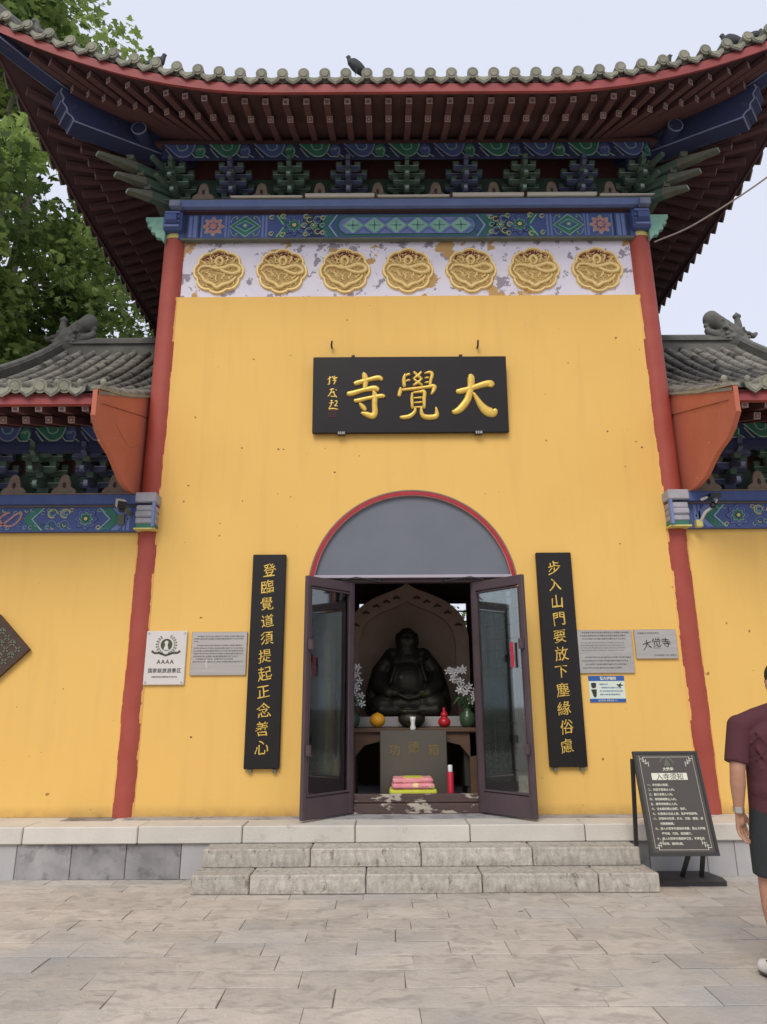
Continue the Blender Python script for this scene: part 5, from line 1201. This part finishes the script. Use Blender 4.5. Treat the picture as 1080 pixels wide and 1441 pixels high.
for k in range(1, 16, 3):
    for sg in (-1, 1):
        x, z = [(a[0]*.5+b[0]*.5, a[1]*.5+b[1]*.5) for a, b in zip(A, B)][k]
        s = MB(); s.prism([(XC+sg*x+dx, z+dz) for dx, dz in ((-.06, -.01), (0, .03), (.06, -.01), (.03, -.025), (0, -.012), (-.03, -.025))], 9.535, 9.549, 'y'); obj('carving', s, M_altar, t, (XC+sg*x, 9.54, z))
# the seated laughing Buddha
bm = bmesh.new(); bx_, by_, bz_ = XC-.02, 9.05, 1.38
def P3(x, y, z): return Vector((bx_+x, by_+y, bz_+z))
ell(bm, P3(0, -.02, .14), (.46, .30, .15)); ell(bm, P3(-.30, -.14, .13), (.20, .20, .12)); ell(bm, P3(.30, -.14, .15), (.20, .2, .13))     # crossed legs and robe
ell(bm, P3(0, -.04, .40), (.29, .26, .27)); ell(bm, P3(0, .02, .62), (.27, .18, .20)); ell(bm, P3(0, .03, .73), (.20, .13, .12))
for sg in (-1, 1):
    chain(bm, [(P3(sg*.20, .02, .74), .10), (P3(sg*.36, -.0, .52), .105), (P3(sg*.36, -.12, .36), .10), (P3(sg*.24, -.27, .27), .07)])
    chain(bm, [(P3(sg*.38, .02, .50), .09), (P3(sg*.44, .02, .25), .10), (P3(sg*.46, .0, .08), .09)])
    ell(bm, P3(sg*.17, -.30, .27), (.07, .05, .045)); ell(bm, P3(sg*.125, .0, .93), (.03, .04, .10))
    chain(bm, [(P3(sg*.15, -.25, .06), .06), (P3(sg*.34, -.30, .07), .05)])
    ell(bm, P3(sg*.06, -.125, .92), (.05, .03, .045)); rcone(bm, P3(sg*.035, -.125, .99), .012, P3(sg*.085, -.11, .985), .01)
ell(bm, P3(0, 0, .95), (.125, .135, .145)); ell(bm, P3(0, -.03, .88), (.13, .115, .09)); ell(bm, P3(0, -.14, .94), (.022, .03, .03)); ell(bm, P3(0, -.128, .89), (.055, .02, .014)); ell(bm, P3(0, -.03, .80), (.12, .10, .07))
for k in range(5): ell(bm, P3(-.30+.15*k, -.28+.03*abs(k-2), .05), (.09, .05, .035))
for pts in ([(-.24, -.06, .74), (-.16, -.22, .58), (-.22, -.27, .40)], [(.24, -.06, .74), (.17, -.22, .60), (.22, -.27, .42)], [(-.2, -.29, .28), (0, -.33, .2), (.2, -.3, .25)]): chain(bm, [(P3(*p), .025) for p in pts])
tag(fuse('buddha_statue', bm, M_bronze, None, (bx_, by_, bz_), .013, 3), 'dark bronze laughing Buddha seated on the altar inside the doorway', 'statue')
# offerings
def lathe_thing(name, prof, at, m, label, cat, n=20):
    s = MB(); s.lathe(prof, at, n); return tag(obj(name, s, m, None, at), label, cat)
lathe_thing('incense_burner', [(.06, 0), (.11, .02), (.155, .07), (.16, .12), (.125, .15), (.12, .165), (.165, .18), (.165, .195), (.13, .195)], (XC+.0, 8.42, 1.25), M_bronze, 'wide dark incense bowl in the middle of the altar table', 'incense burner')
lathe_thing('porcelain_cup', [(.03, 0), (.035, .02), (.022, .06), (.03, .10), (.034, .14), (.02, .14)], (XC+.005, 8.19, 1.236), M_porc, 'small white porcelain cup standing before the incense bowl', 'cup', 14)
bm = bmesh.new(); ell(bm, (XC-.40, 8.40, 1.335), (.092, .092, .082)); ell(bm, (XC-.40, 8.40, 1.415), (.02, .02, .01)); tag(fuse('pomelo', bm, M_orange, None, (XC-.40, 8.40, 1.25), .008, 3), 'round yellow-orange fruit left of the incense bowl', 'fruit')
bm = bmesh.new(); ell(bm, (XC+.38, 8.40, 1.31), (.075, .07, .06)); ell(bm, (XC+.38, 8.40, 1.39), (.045, .045, .045)); ell(bm, (XC+.38, 8.40, 1.45), (.018, .018, .03)); tag(fuse('gourd_ornament', bm, M_redj, None, (XC+.38, 8.40, 1.25), .007, 3), 'small glossy red gourd between incense bowl and right vase', 'ornament')
def orchid(x, y, z, h, label, lean, seed):
    r = random.Random(seed); t = thing('orchid_vase', label, 'flowers', (x, y, z), group='white orchids in green vases')
    s = MB(); s.lathe([(.05, 0), (.085, .03), (.10, .09), (.085, .15), (.045, .19), (.055, .22)], (x, y, z), 18); obj('vase', s, M_jade, t, (x, y, z))
    fl = MB(); st = MB(); lf = MB()
    for k in range(5):
        tx, tz = x+lean*(.06+.09*k)*r.uniform(.4, 1.2)+r.uniform(-.07, .07), z+h*(.55+.13*k)
        pts = spline([(x, y, z+.2), (x+(tx-x)*.3, y-.01, z+.2+(tz-z-.2)*.6), (tx, y-.05, tz)], 4); st.tube(pts, .005, 5)
        for q in range(5):
            cx, cy, cz = tx+r.uniform(-.10, .10), y-.06+r.uniform(-.05, .03), tz+r.uniform(-.07, .05); ph = r.uniform(0, 6)
            for a in range(5):
                aa = ph+a*2*PI/5; c2, s2 = math.cos(aa), math.sin(aa); R = .050
                fl.add([(cx, cy, cz), (cx+R*.6*math.cos(aa-.4), cy-.012, cz+R*.6*math.sin(aa-.4)), (cx+R*c2, cy-.004, cz+R*s2), (cx+R*.6*math.cos(aa+.4), cy-.012, cz+R*.6*math.sin(aa+.4))], [(0, 1, 2, 3)])
    for k in range(9):
        a = r.uniform(0, 2*PI); L_ = r.uniform(.12, .26); P = spline([(x, y, z+.18), (x+math.cos(a)*L_*.5, y+math.sin(a)*L_*.4, z+.2+L_*.6), (x+math.cos(a)*L_, y+math.sin(a)*L_*.6, z+.15+L_*.5)], 4)
        lf.tube(P, .018, 4, 0, False, lambda q: .3+math.sin(PI*min(max(q, .02), .98)))
    obj('blossom', fl, M_petal, t, (x, y, z)); obj('stem', st, M_jade, t, (x, y, z)); obj('leaf', lf, M_leafd_plain, t, (x, y, z))
M_leafd_plain = mat('orchid_leaf_green', (.035, .10, .03), .5)
orchid(XC-.70, 8.44, 1.25, .62, 'white orchids in a dark green vase at the left end of the altar', -.1, 1)
orchid(XC+.66, 8.44, 1.25, .66, 'white orchids in a dark green vase at the right end of the altar', -.25, 2)
# cushion and red cylinder
t = thing('kneeling_cushion', 'stack of pink patterned cushion over yellow cloth in front of the donation box', 'cushion', (XC-.02, 7.82, PZ))
def puff(name, x0, x1, y0, y1, z0, z1, m, b):
    bm = bmesh.new(); bmesh.ops.create_cube(bm, size=1)
    for v in bm.verts: v.co = Vector(((x0, x1)[v.co.x > 0], (y0, y1)[v.co.y > 0], (z0, z1)[v.co.z > 0]))
    bmesh.ops.bevel(bm, geom=bm.edges[:], offset=b, segments=4, affect='EDGES', profile=.5); bmesh.ops.subdivide_edges(bm, edges=[e for e in bm.edges if e.calc_length() > .1], cuts=8, use_grid_fill=True)
    r = random.Random(4)
    for v in bm.verts: v.co += Vector((r.uniform(-.003, .003), r.uniform(-.003, .003), r.uniform(-.003, .003)))
    me = bpy.data.meshes.new(name); bm.to_mesh(me); bm.free(); me.transform(Matrix.Translation(-Vector(((x0+x1)/2, (y0+y1)/2, z0)))); me.materials.append(m)
    for p in me.polygons: p.use_smooth = True
    return link(name, me, t, ((x0+x1)/2, (y0+y1)/2, z0))
puff('yellow_cloth', XC-.27, XC+.23, 7.70, 8.0, PZ+.10, .66, M_cushy, .03); puff('support_block', XC-.24, XC+.20, 7.72, 7.98, PZ+.004, PZ+.11, M_cushy, .02)
puff('lower_cushion', XC-.245, XC+.205, 7.69, 8.0, .655, .715, M_cushion, .028); puff('upper_cushion', XC-.235, XC+.19, 7.70, 8.0, .71, .765, M_cushion, .026)
s = MB(); s.prism([(XC-.13, 7.74), (XC+.09, 7.74), (XC+.06, 7.95), (XC-.10, 7.95)], .764, .770, 'z'); obj('patch', s, M_cushy, t)
t = thing('red_canister', 'slim crimson canister with a pale cap standing right of the cushions', 'canister', (XC+.38, 7.82, PZ))
s = MB(); s.lathe([(.034, 0), (.034, .36), (.030, .37)], (XC+.38, 7.82, PZ), 18); obj('body', s, M_redtube, t); s = MB(); s.lathe([(.026, .372), (.026, .43), (.020, .44)], (XC+.38, 7.82, PZ), 16); obj('cap', s, M_porc, t)
t = thing('guessed_cabinet', 'dark cabinet guessed for an unclear dark shape at the right inside the doorway', 'cabinet', (XC+.92, 8.5, PZ))
s = MB(); s.cbox(XC+.60, XC+1.15, 8.45, 8.85, .60, 1.20, .01); obj('cabinet_body', s, M_ink, t)  # guessed cabinet form standing in for an unclear dark shape
for x in (.65, 1.10):
    for y in (8.49, 8.81): s = MB(); s.cbox(XC+x-.02, XC+x+.02, y-.02, y+.02, PZ, .60, .004); obj('leg', s, M_ink, t)
t = thing('red_poster', 'dark red scroll hanging on the inner right wall behind the doorway', 'scroll', (XC+1.3, 9.6, 1.6))
s = MB(); s.box(XC+.98, XC+1.4, 9.58, 9.60, 1.5, 2.5, 0); obj('cloth', s, M_redboard, t); s = MB(); s.tube([(XC+.95, 9.58, 2.5), (XC+1.43, 9.58, 2.5)], .015, 8); obj('rod', s, M_wood, t)
s = MB(); s.bar((1.286, 7.066, 1.86), (1.286, 7.066, 2.11), .004, .034, up=(.669, -.743, 0))
tag(obj('door_tape', s, M_redtube, None, (1.286, 7.066, 1.86)), 'strip of bright red tape on the right door leaf', 'tape')

# ================================================================ SMALL FITTINGS
for i, (a, b, thick) in enumerate(((-1.90, -.98, 0), (-.97, -.075, 1), (-.065, .86, 0), (.87, 1.79, 1), (1.80, 2.70, 1), (2.71, 3.58, 0))):
    t = thing('strip_light', ['thin pale tube light on the blue beam, leftmost of the row', 'thick white tube light second from the left on the blue beam', 'thin pale tube light at the middle of the blue beam between two thick ones', 'thick white tube light just right of the middle of the blue beam', 'thick white tube light nearest the right end of the blue beam', 'thin pale tube light overhanging the right end of the blue beam'][i], 'tube light', ((a+b)/2, 7.21, 7.60), group='tube lights along the blue beam')
    h = .045 if thick else .018; s = MB(); s.cbox(a+.012, b-.012, 7.205, 7.245, 7.62, 7.62+h, .006); obj('tube', s, M_ltube, t)
    for x in (a, b-.012): s = MB(); s.box(x, x+.012, 7.20, 7.25, 7.617, 7.622+h); obj('end_cap', s, M_redboard if thick else M_dust, t)
# security cameras
t = thing('security_camera', 'white security camera under the blue beam left of the gate', 'camera', (-2.80, 7.2, 3.6))
s = MB(); s.bar((-2.86, 7.16, 3.64), (-2.76, 6.98, 3.555), .085, .075, .09, .08, 0, 1); obj('housing', s, [M_whitem, M_lens], t)
s = MB(); s.bar((-2.80, 7.36, 3.55), (-2.82, 7.12, 3.60), .04, .03); s.box(-2.93, -2.86, 7.33, 7.36, 3.43, 3.55); obj('arm', s, M_dust, t)
s = MB(); s.lathe([(.03, 0), (.035, .03), (.02, .05)], (-2.79, 7.06, 3.50), 12); obj('lamp', s, M_lens, t)
t = thing('security_camera', 'small black camera on a bent white arm under the blue beam on the right', 'camera', (3.52, 7.2, 3.6))
s = MB(); s.tube([(3.47, 7.3, 3.42), (3.49, 7.2, 3.50), (3.57, 7.16, 3.56), (3.60, 7.14, 3.62), (3.53, 7.14, 3.66), (3.46, 7.2, 3.64)], .016, 8); obj('arm', s, M_whitem, t)
s = MB(); s.bar((3.56, 7.2, 3.66), (3.56, 7.06, 3.65), .10, .05, .11, .05, 0); s.lathe([(.03, 0), (.034, .04), (.02, .06)], (3.55, 7.13, 3.53), 12, 0); obj('housing', s, M_lens, t)
s = MB(); s.cbox(3.42, 3.49, 7.28, 7.35, 3.36, 3.44, .006); obj('junction_box', s, M_cushy and M_yel, t)
# cables
def cable(name, pts, r, label, m=M_cable):
    s = MB(); s.tube(spline(pts, 8), r, 6); o = obj(name, s, m, None, pts[0]); tag(o, label, 'cable'); return o
cable('power_cable', [(3.37, 7.31, 7.0), (3.75, 7.0, 7.02), (4.3, 6.4, 7.15), (4.75, 5.98, 7.42), (6.5, 5.0, 8.2), (9, 3, 9.6)], .010, 'thin pale cable running from the right column top up past the eave')
cable('loose_wire', [(-2.78, 6.25, 4.57), (-2.76, 6.6, 4.32), (-2.76, 7.0, 4.22), (-2.76, 7.3, 4.35)], .006, 'thin dark wire drooping across the red gusset on the left', M_blackm)

# pigeons
def pigeon(at, yaw, label, lying=False, sc=1.0):
    bm = bmesh.new(); h = 0 if lying else .07
    rot = Euler((math.radians(-18 if lying else -38), 0, 0)).to_quaternion()
    ell(bm, (0, 0, .07+h), (.062, .12, .065), rot); chain(bm, [((0, -.07, .11+h), .045), ((0, -.095, .17+h), .030), ((0, -.10, .19+h), .030)]); rcone(bm, (0, -.12, .19+h), .012, (0, -.145, .185+h), .005)
    rcone(bm, (0, .08, .03+h), .035, (0, .21, -.02+h), .018)
    for sx in (-1, 1): ell(bm, (sx*.045, .03, .075+h), (.022, .12, .05), rot)
    if not lying:
        for sx in (-1, 1): rcone(bm, (sx*.022, .0, 0), .006, (sx*.022, .0, .10), .012)
    o = fuse('pigeon', bm, M_bird, None, (0, 0, 0), .009, 2); o.location = at; o.rotation_euler = (0, 0, yaw); o.scale = (sc,)*3
    tag(o, label, 'pigeon', 'pigeons resting on the roof edge'); return o
def eave_top(p, inn=.0, dz=.12): e = eave('F', p); return (e.x, e.y+inn, e.z+8.205+dz)
pigeon(eave_top(-.60, .06, .15), math.radians(-70), 'dark pigeon standing upright on the roof edge at the middle', sc=.85)
pigeon(eave_top(-2.87, .12, .16), math.radians(80), 'dark pigeon crouched on the roof edge toward the left corner', True, .85)
pigeon(eave_top(2.95, .25, .20), math.radians(60), 'pigeon crouched on the roof edge right of centre', True, .85)
pigeon(eave_top(3.72, .2, .18), math.radians(-100), 'pigeon standing tall on the rising roof edge near the right corner', False, .85)
pigeon(eave_top(4.02, .25, .24), math.radians(90), 'pigeon crouched highest on the roof edge at the right corner', True, .75)

# ================================================================ THE WALKING MAN
MX, MY = 2.37, 4.42
man = thing('person', 'man in a maroon t-shirt and dark shorts walking away at the right edge', 'person', (MX, MY, 0))
V = lambda x, y, z: Vector((MX+x, MY+y, z))
def cone(bm, p0, r0, p1, r1, seg=20, sq=1.0):
    """open-ended looking garment tube: flat ends, optional depth squash"""
    p0, p1 = Vector(p0), Vector(p1); d = p1-p0; q = d.to_track_quat('Z', 'Y').to_matrix().to_4x4()
    bmesh.ops.create_cone(bm, cap_ends=True, segments=seg, radius1=r0, radius2=r1, depth=d.length, matrix=Matrix.Translation((p0+p1)/2) @ Matrix.Diagonal((1, sq, 1, 1)) @ q)
bm = bmesh.new()
chain(bm, [(V(0, .0, .92), .115), (V(.01, .01, 1.08), .105), (V(.02, .02, 1.26), .108), (V(.03, .02, 1.34), .095)]); ell(bm, V(.02, .01, 1.29), (.175, .095, .12)); ell(bm, V(0, 0, .93), (.17, .12, .12))
chain(bm, [(V(-.12, .01, 1.375), .045), (V(.19, .01, 1.375), .045)]); chain(bm, [(V(.06, .02, 1.42), .062), (V(.10, .035, 1.53), .057)])
HX = .115
ell(bm, V(HX, .05, 1.63), (.077, .098, .115)); ell(bm, V(HX, .075, 1.56), (.058, .07, .06)); rcone(bm, V(HX, .14, 1.62), .014, V(HX, .155, 1.595), .016)
for sg in (-1, 1): ell(bm, V(HX+sg*.080, .045, 1.61), (.012, .022, .034)); ell(bm, V(HX+sg*.035, .135, 1.635), (.018, .012, .012))
ell(bm, V(HX, .14, 1.565), (.026, .012, .010))
def arm(sg, sh, el, wr, hd, back):
    chain(bm, [(sh, .050), (sh.lerp(el, .45), .052), (el, .043), (el.lerp(wr, .35), .044), (wr, .027)])
    d = (hd-wr).normalized(); fwd = Vector(back); fwd = (fwd - d*fwd.dot(d)).normalized(); out = d.cross(fwd)
    for k in range(4): rcone(bm, wr+d*.01+fwd*(.020-.012*k), .014, wr+d*.095+fwd*(.036-.023*k), .0115, 10)
    ell(bm, wr+d*.05, (.026, .026, .04))
    for k, L_ in enumerate((.072, .082, .076, .060)):
        b0 = wr+d*.092+fwd*(.036-.023*k); b1 = b0+d*L_*.5+fwd*(.006-.005*k)-out*sg*(.006+.003*k); b2 = b1+d*L_*.34-out*sg*(.014+.003*k); b3 = b2+d*L_*.22-out*sg*.014
        chain(bm, [(b0, .0100), (b1, .0094), (b2, .0086), (b3, .0074)])
    a0 = wr+d*.02+fwd*.026; a1 = a0+d*.038+fwd*.030-out*sg*.004; a2 = a1+d*.036+fwd*.012-out*sg*.008; a3 = a2+d*.026+fwd*.002-out*sg*.006
    chain(bm, [(a0, .0155), (a1, .0125), (a2, .0108), (a3, .0084)])
    return wr, d
wrL, dL = arm(-1, V(-.190, .01, 1.345), V(-.262, -.03, 1.12), V(-.272, .0, .885), V(-.262, .02, .80), (.85, .5, 0))
wrR, dR = arm(1, V(.245, .01, 1.345), V(.30, .0, 1.115), V(.28, .16, .90), V(.27, .2, .80), (-.3, 1, 0))
def leg(hip, kn, an, heel, toe):
    chain(bm, [(hip, .088), (hip.lerp(kn, .5), .072), (kn, .056), (kn.lerp(an, .3), .060), (kn.lerp(an, .7), .042), (an, .033)]); chain(bm, [(an, .036), (heel, .034), (heel.lerp(toe, .5), .036), (toe, .028)])
AN, HE, TO = V(-.150, -.03, .10), V(-.145, -.075, .055), V(-.195, .10, .046)
leg(V(-.095, .0, .90), V(-.145, .02, .48), AN, HE, TO)
leg(V(.095, .0, .90), V(.11, .16, .50), V(.10, .36, .10), V(.10, .33, .05), V(.12, .52, .05))
fuse('body', bm, M_skin, man, (MX, MY, 0), .0052, 4)
bm = bmesh.new(); ell(bm, V(HX, .038, 1.665), (.082, .102, .095)); ell(bm, V(HX, -.015, 1.61), (.074, .05, .08)); fuse('hair', bm, M_hair, man, (MX, MY, 0), .008, 1)
bm = bmesh.new()
cone(bm, V(-.005, 0, .865), .196, V(.01, .005, 1.16), .190, 28, .74); cone(bm, V(.01, .005, 1.14), .190, V(.02, .01, 1.32), .208, 28, .66)
ell(bm, V(.022, .01, 1.30), (.212, .135, .115)); ell(bm, V(.055, .012, 1.385), (.15, .115, .085)); ell(bm, V(.0, -.01, 1.0), (.198, .145, .13))
chain(bm, [(V(-.180, .01, 1.372), .066), (V(-.08, .015, 1.408), .068), (V(.06, .02, 1.445), .074), (V(.17, .015, 1.41), .070), (V(.245, .01, 1.375), .066)]); cone(bm, V(.07, .02, 1.41), .105, V(.08, .025, 1.495), .068)
for sg, sx_, ex in ((-1, -.195, -.262), (1, .25, .30)):
    cone(bm, V(sx_-sg*.0, .01, 1.37), .070, V(ex-sg*.004, -.02, 1.155), .068, 22); ell(bm, V(sx_, .01, 1.365), (.071, .075, .07))
r = random.Random(9)
for k in range(14):
    z = .95+.032*k; a = r.uniform(-2.8, -.4); rr = .184; rcone(bm, V(rr*math.cos(a), .135*math.sin(a), z), .007, V((rr+.006)*math.cos(a+.35), .142*math.sin(a+.35), z+.055), .005)
for sg in (-1, 1): rcone(bm, V(.02+sg*.17, -.082, 1.24), .012, V(.01+sg*.08, -.120, 1.08), .004); rcone(bm, V(.02+sg*.16, -.085, 1.33), .012, V(.02+sg*.07, -.118, 1.20), .004)
fuse('tshirt', bm, M_shirt, man, (MX, MY, 0), .0065, 9)
bm = bmesh.new(); ell(bm, V(0, 0, .88), (.185, .140, .12))
for sg, kx, ky in ((-1, -.118, .015), (1, .108, .11)):
    cone(bm, V(sg*.09, 0, .90), .108, V(kx-.002, ky*.4, .70), .104, 24); cone(bm, V(kx-.002, ky*.4, .71), .104, V(kx-.005, ky, .535), .100, 24)
for k in range(7): z = .56+.045*k; rcone(bm, V(-.17, -.07, z), .008, V(-.07, -.098, z+.05), .005)
fuse('shorts', bm, M_shorts, man, (MX, MY, 0), .008, 3)
s = MB(); q = wrL - dL*.012; s.tube([q-dL*.011, q+dL*.011], .032, 18, 0); s.bar(q+Vector((-.012, -.026, 0)), q+Vector((-.018, -.037, 0)), .034, .034, mi=1); obj('watch', s, [M_steel, M_steel], man, q)
def shoe(an, heel, toe):
    bm = bmesh.new()
    chain(bm, [(heel+Vector((0, 0, .012)), .042), (heel.lerp(toe, .5)+Vector((0, 0, .005)), .046), (toe, .040)]); chain(bm, [(heel+Vector((0, 0, .02)), .042), (an+Vector((0, 0, -.01)), .042)]); chain(bm, [(an, .038), (heel.lerp(toe, .55)+Vector((0, 0, .01)), .04)])
    for v in bm.verts: v.co.z = max(v.co.z, .012)
    fuse('shoe', bm, M_shoe, man, heel, .008, 2)
    bm = bmesh.new(); chain(bm, [(heel+Vector((0, 0, -.01)), .044), (heel.lerp(toe, .5)+Vector((0, 0, -.01)), .048), (toe+Vector((0, 0, -.006)), .043)])
    for v in bm.verts: v.co.z = min(max(v.co.z, 0.0), .022)
    fuse('shoe_sole', bm, M_sole, man, heel, .007, 1)
    bm = bmesh.new(); cone(bm, an+Vector((0, 0, -.01)), .043, an+Vector((0, .0, .085)), .045); fuse('sock', bm, M_sock, man, an, .007, 1)
    for k in range(3):
        s = MB(); p = heel.lerp(toe, .45+.12*k)+Vector((0, 0, .055-.006*k)); s.tube([p+Vector((-.03, 0, 0)), p+Vector((0, 0, .01)), p+Vector((.03, 0, 0))], .004, 5); obj('lace', s, M_ink, man, p)
shoe(AN, HE, TO); shoe(V(.10, .36, .10), V(.10, .33, .052), V(.12, .52, .046))

# ================================================================ TREES
LEAF = np.array([(0, 0), (.34, .05), (.20, .22), (.50, .42), (.22, .48), (.16, .72), (0, 1.0), (-.16, .72), (-.22, .48), (-.50, .42), (-.20, .22), (-.34, .05)])
def foliage(name, centers, radii, per, size, m, parent, at, droop=.5, lowpoly=False):
    """leaf blades scattered in clumps: each clump is a small ellipsoid of leaves"""
    shp = LEAF if not lowpoly else np.array([(0, 0), (.34, .35), (.15, .8), (0, 1), (-.15, .8), (-.34, .35)])
    K = len(shp); vs = []; tone = []
    for c, r_ in zip(centers, radii):
        n = per; d = rng.normal(size=(n, 3)); d /= np.linalg.norm(d, axis=1, keepdims=True); q = d*(rng.random((n, 1))**.45)*r_*np.array([1, 1, .7]) + c
        nz = rng.normal(size=(n, 3))*.55 + np.array([0, 0, 1.0]); nz /= np.linalg.norm(nz, axis=1, keepdims=True)
        t = rng.normal(size=(n, 3)) + np.array([0, 0, -droop]); t -= nz*(t*nz).sum(1, keepdims=True); t /= np.linalg.norm(t, axis=1, keepdims=True); b = np.cross(nz, t)
        sz = size*(.6+.8*rng.random((n, 1)))
        ct = np.clip(.38+.32*rng.normal(), 0, 1)
        for k in range(K): vs.append((q + b*shp[k, 0]*sz + t*(shp[k, 1]-.3)*sz + nz*(abs(shp[k, 0])*-.25+.05)*sz)[:, None, :]) if False else None
        blk = np.stack([q + b*shp[k, 0]*sz + t*(shp[k, 1]-.3)*sz - nz*(abs(shp[k, 0])*.3)*sz for k in range(K)], 1)
        vs.append(blk); tone.append(np.clip(ct + .22*rng.normal(size=n), 0, 1))
    V_ = np.concatenate(vs).reshape(-1, 3) - np.array(at); T = np.concatenate(tone); nL = len(T)
    me = bpy.data.meshes.new(name); me.vertices.add(nL*K); me.vertices.foreach_set('co', V_.ravel())
    me.loops.add(nL*K); me.loops.foreach_set('vertex_index', np.arange(nL*K, dtype=np.int32))
    me.polygons.add(nL); me.polygons.foreach_set('loop_start', np.arange(0, nL*K, K, dtype=np.int32)); me.polygons.foreach_set('loop_total', np.full(nL, K, dtype=np.int32))
    me.update(calc_edges=True); a = me.attributes.new('tone', 'FLOAT', 'FACE'); a.data.foreach_set('value', T.astype(np.float32)); me.materials.append(m)
    return link(name, me, parent, at)
def tree(at, height, crown_c, crown_r, nclump, clump_r, per, size, m, label, seed, lowpoly=False, hollow=.35, gap=None):
    global rng
    rng = np.random.default_rng(seed); r = random.Random(seed)
    t = thing('plane_tree', label, 'tree', at)
    cc = np.array(crown_c); cr = np.array(crown_r); C_ = []
    while len(C_) < nclump:
        d = rng.normal(size=3); d /= np.linalg.norm(d); q = cc + d*cr*(hollow+(1-hollow)*rng.random()**.6)*(.85+.3*rng.random())
        if gap and gap(q): continue
        C_.append(q)
    R_a = [clump_r*(.6+.8*rng.random()) for _ in C_]
    foliage('crown', C_, R_a, per, size, m, t, at, lowpoly=lowpoly)
    s = MB(); base_ = Vector(at); fork = base_.lerp(Vector(crown_c), .42); s.tube(spline([base_, base_.lerp(fork, .5)+Vector((.1, .05, 0)), fork], 5), height*.024, 12, rf=lambda q: 1.25-.4*q)
    obj('trunk', s, M_bark, t, at); s = MB()
    for k in range(18):
        e = Vector(C_[k*len(C_)//18]); mid = fork.lerp(e, .5)+Vector((r.uniform(-.4, .4), r.uniform(-.4, .4), r.uniform(.1, .6))); s.tube(spline([fork, mid, e], 5), height*.0095, 7, rf=lambda q: 1.1-.85*q)
    obj('limb', s, M_bark, t, at)
tree((-9.2, 12.6, 0), 17, (-8.2, 12.0, 10.8), (3.9, 3.6, 6.3), 300, .70, 130, .17, M_leaf, 'tall bright green plane tree behind the left side of the gate roof', 21, gap=lambda q: .80 < (q[2]-1.5)/q[1] < .96 and q[0]/q[1] > -.625)
tree((-7.5, 20.5, 0), 13, (-7.4, 20.5, 8.2), (4.6, 3.2, 4.6), 240, .85, 90, .20, M_leafd, 'dark leafy tree farther back behind the left side hall roof', 22, True)
tree((2.6, 22.5, 0), 6.5, (2.9, 22.5, 3.0), (2.4, 1.6, 2.2), 60, .7, 50, .20, M_leaf, 'low bushy tree seen through the rear windows of the gate', 23, True)
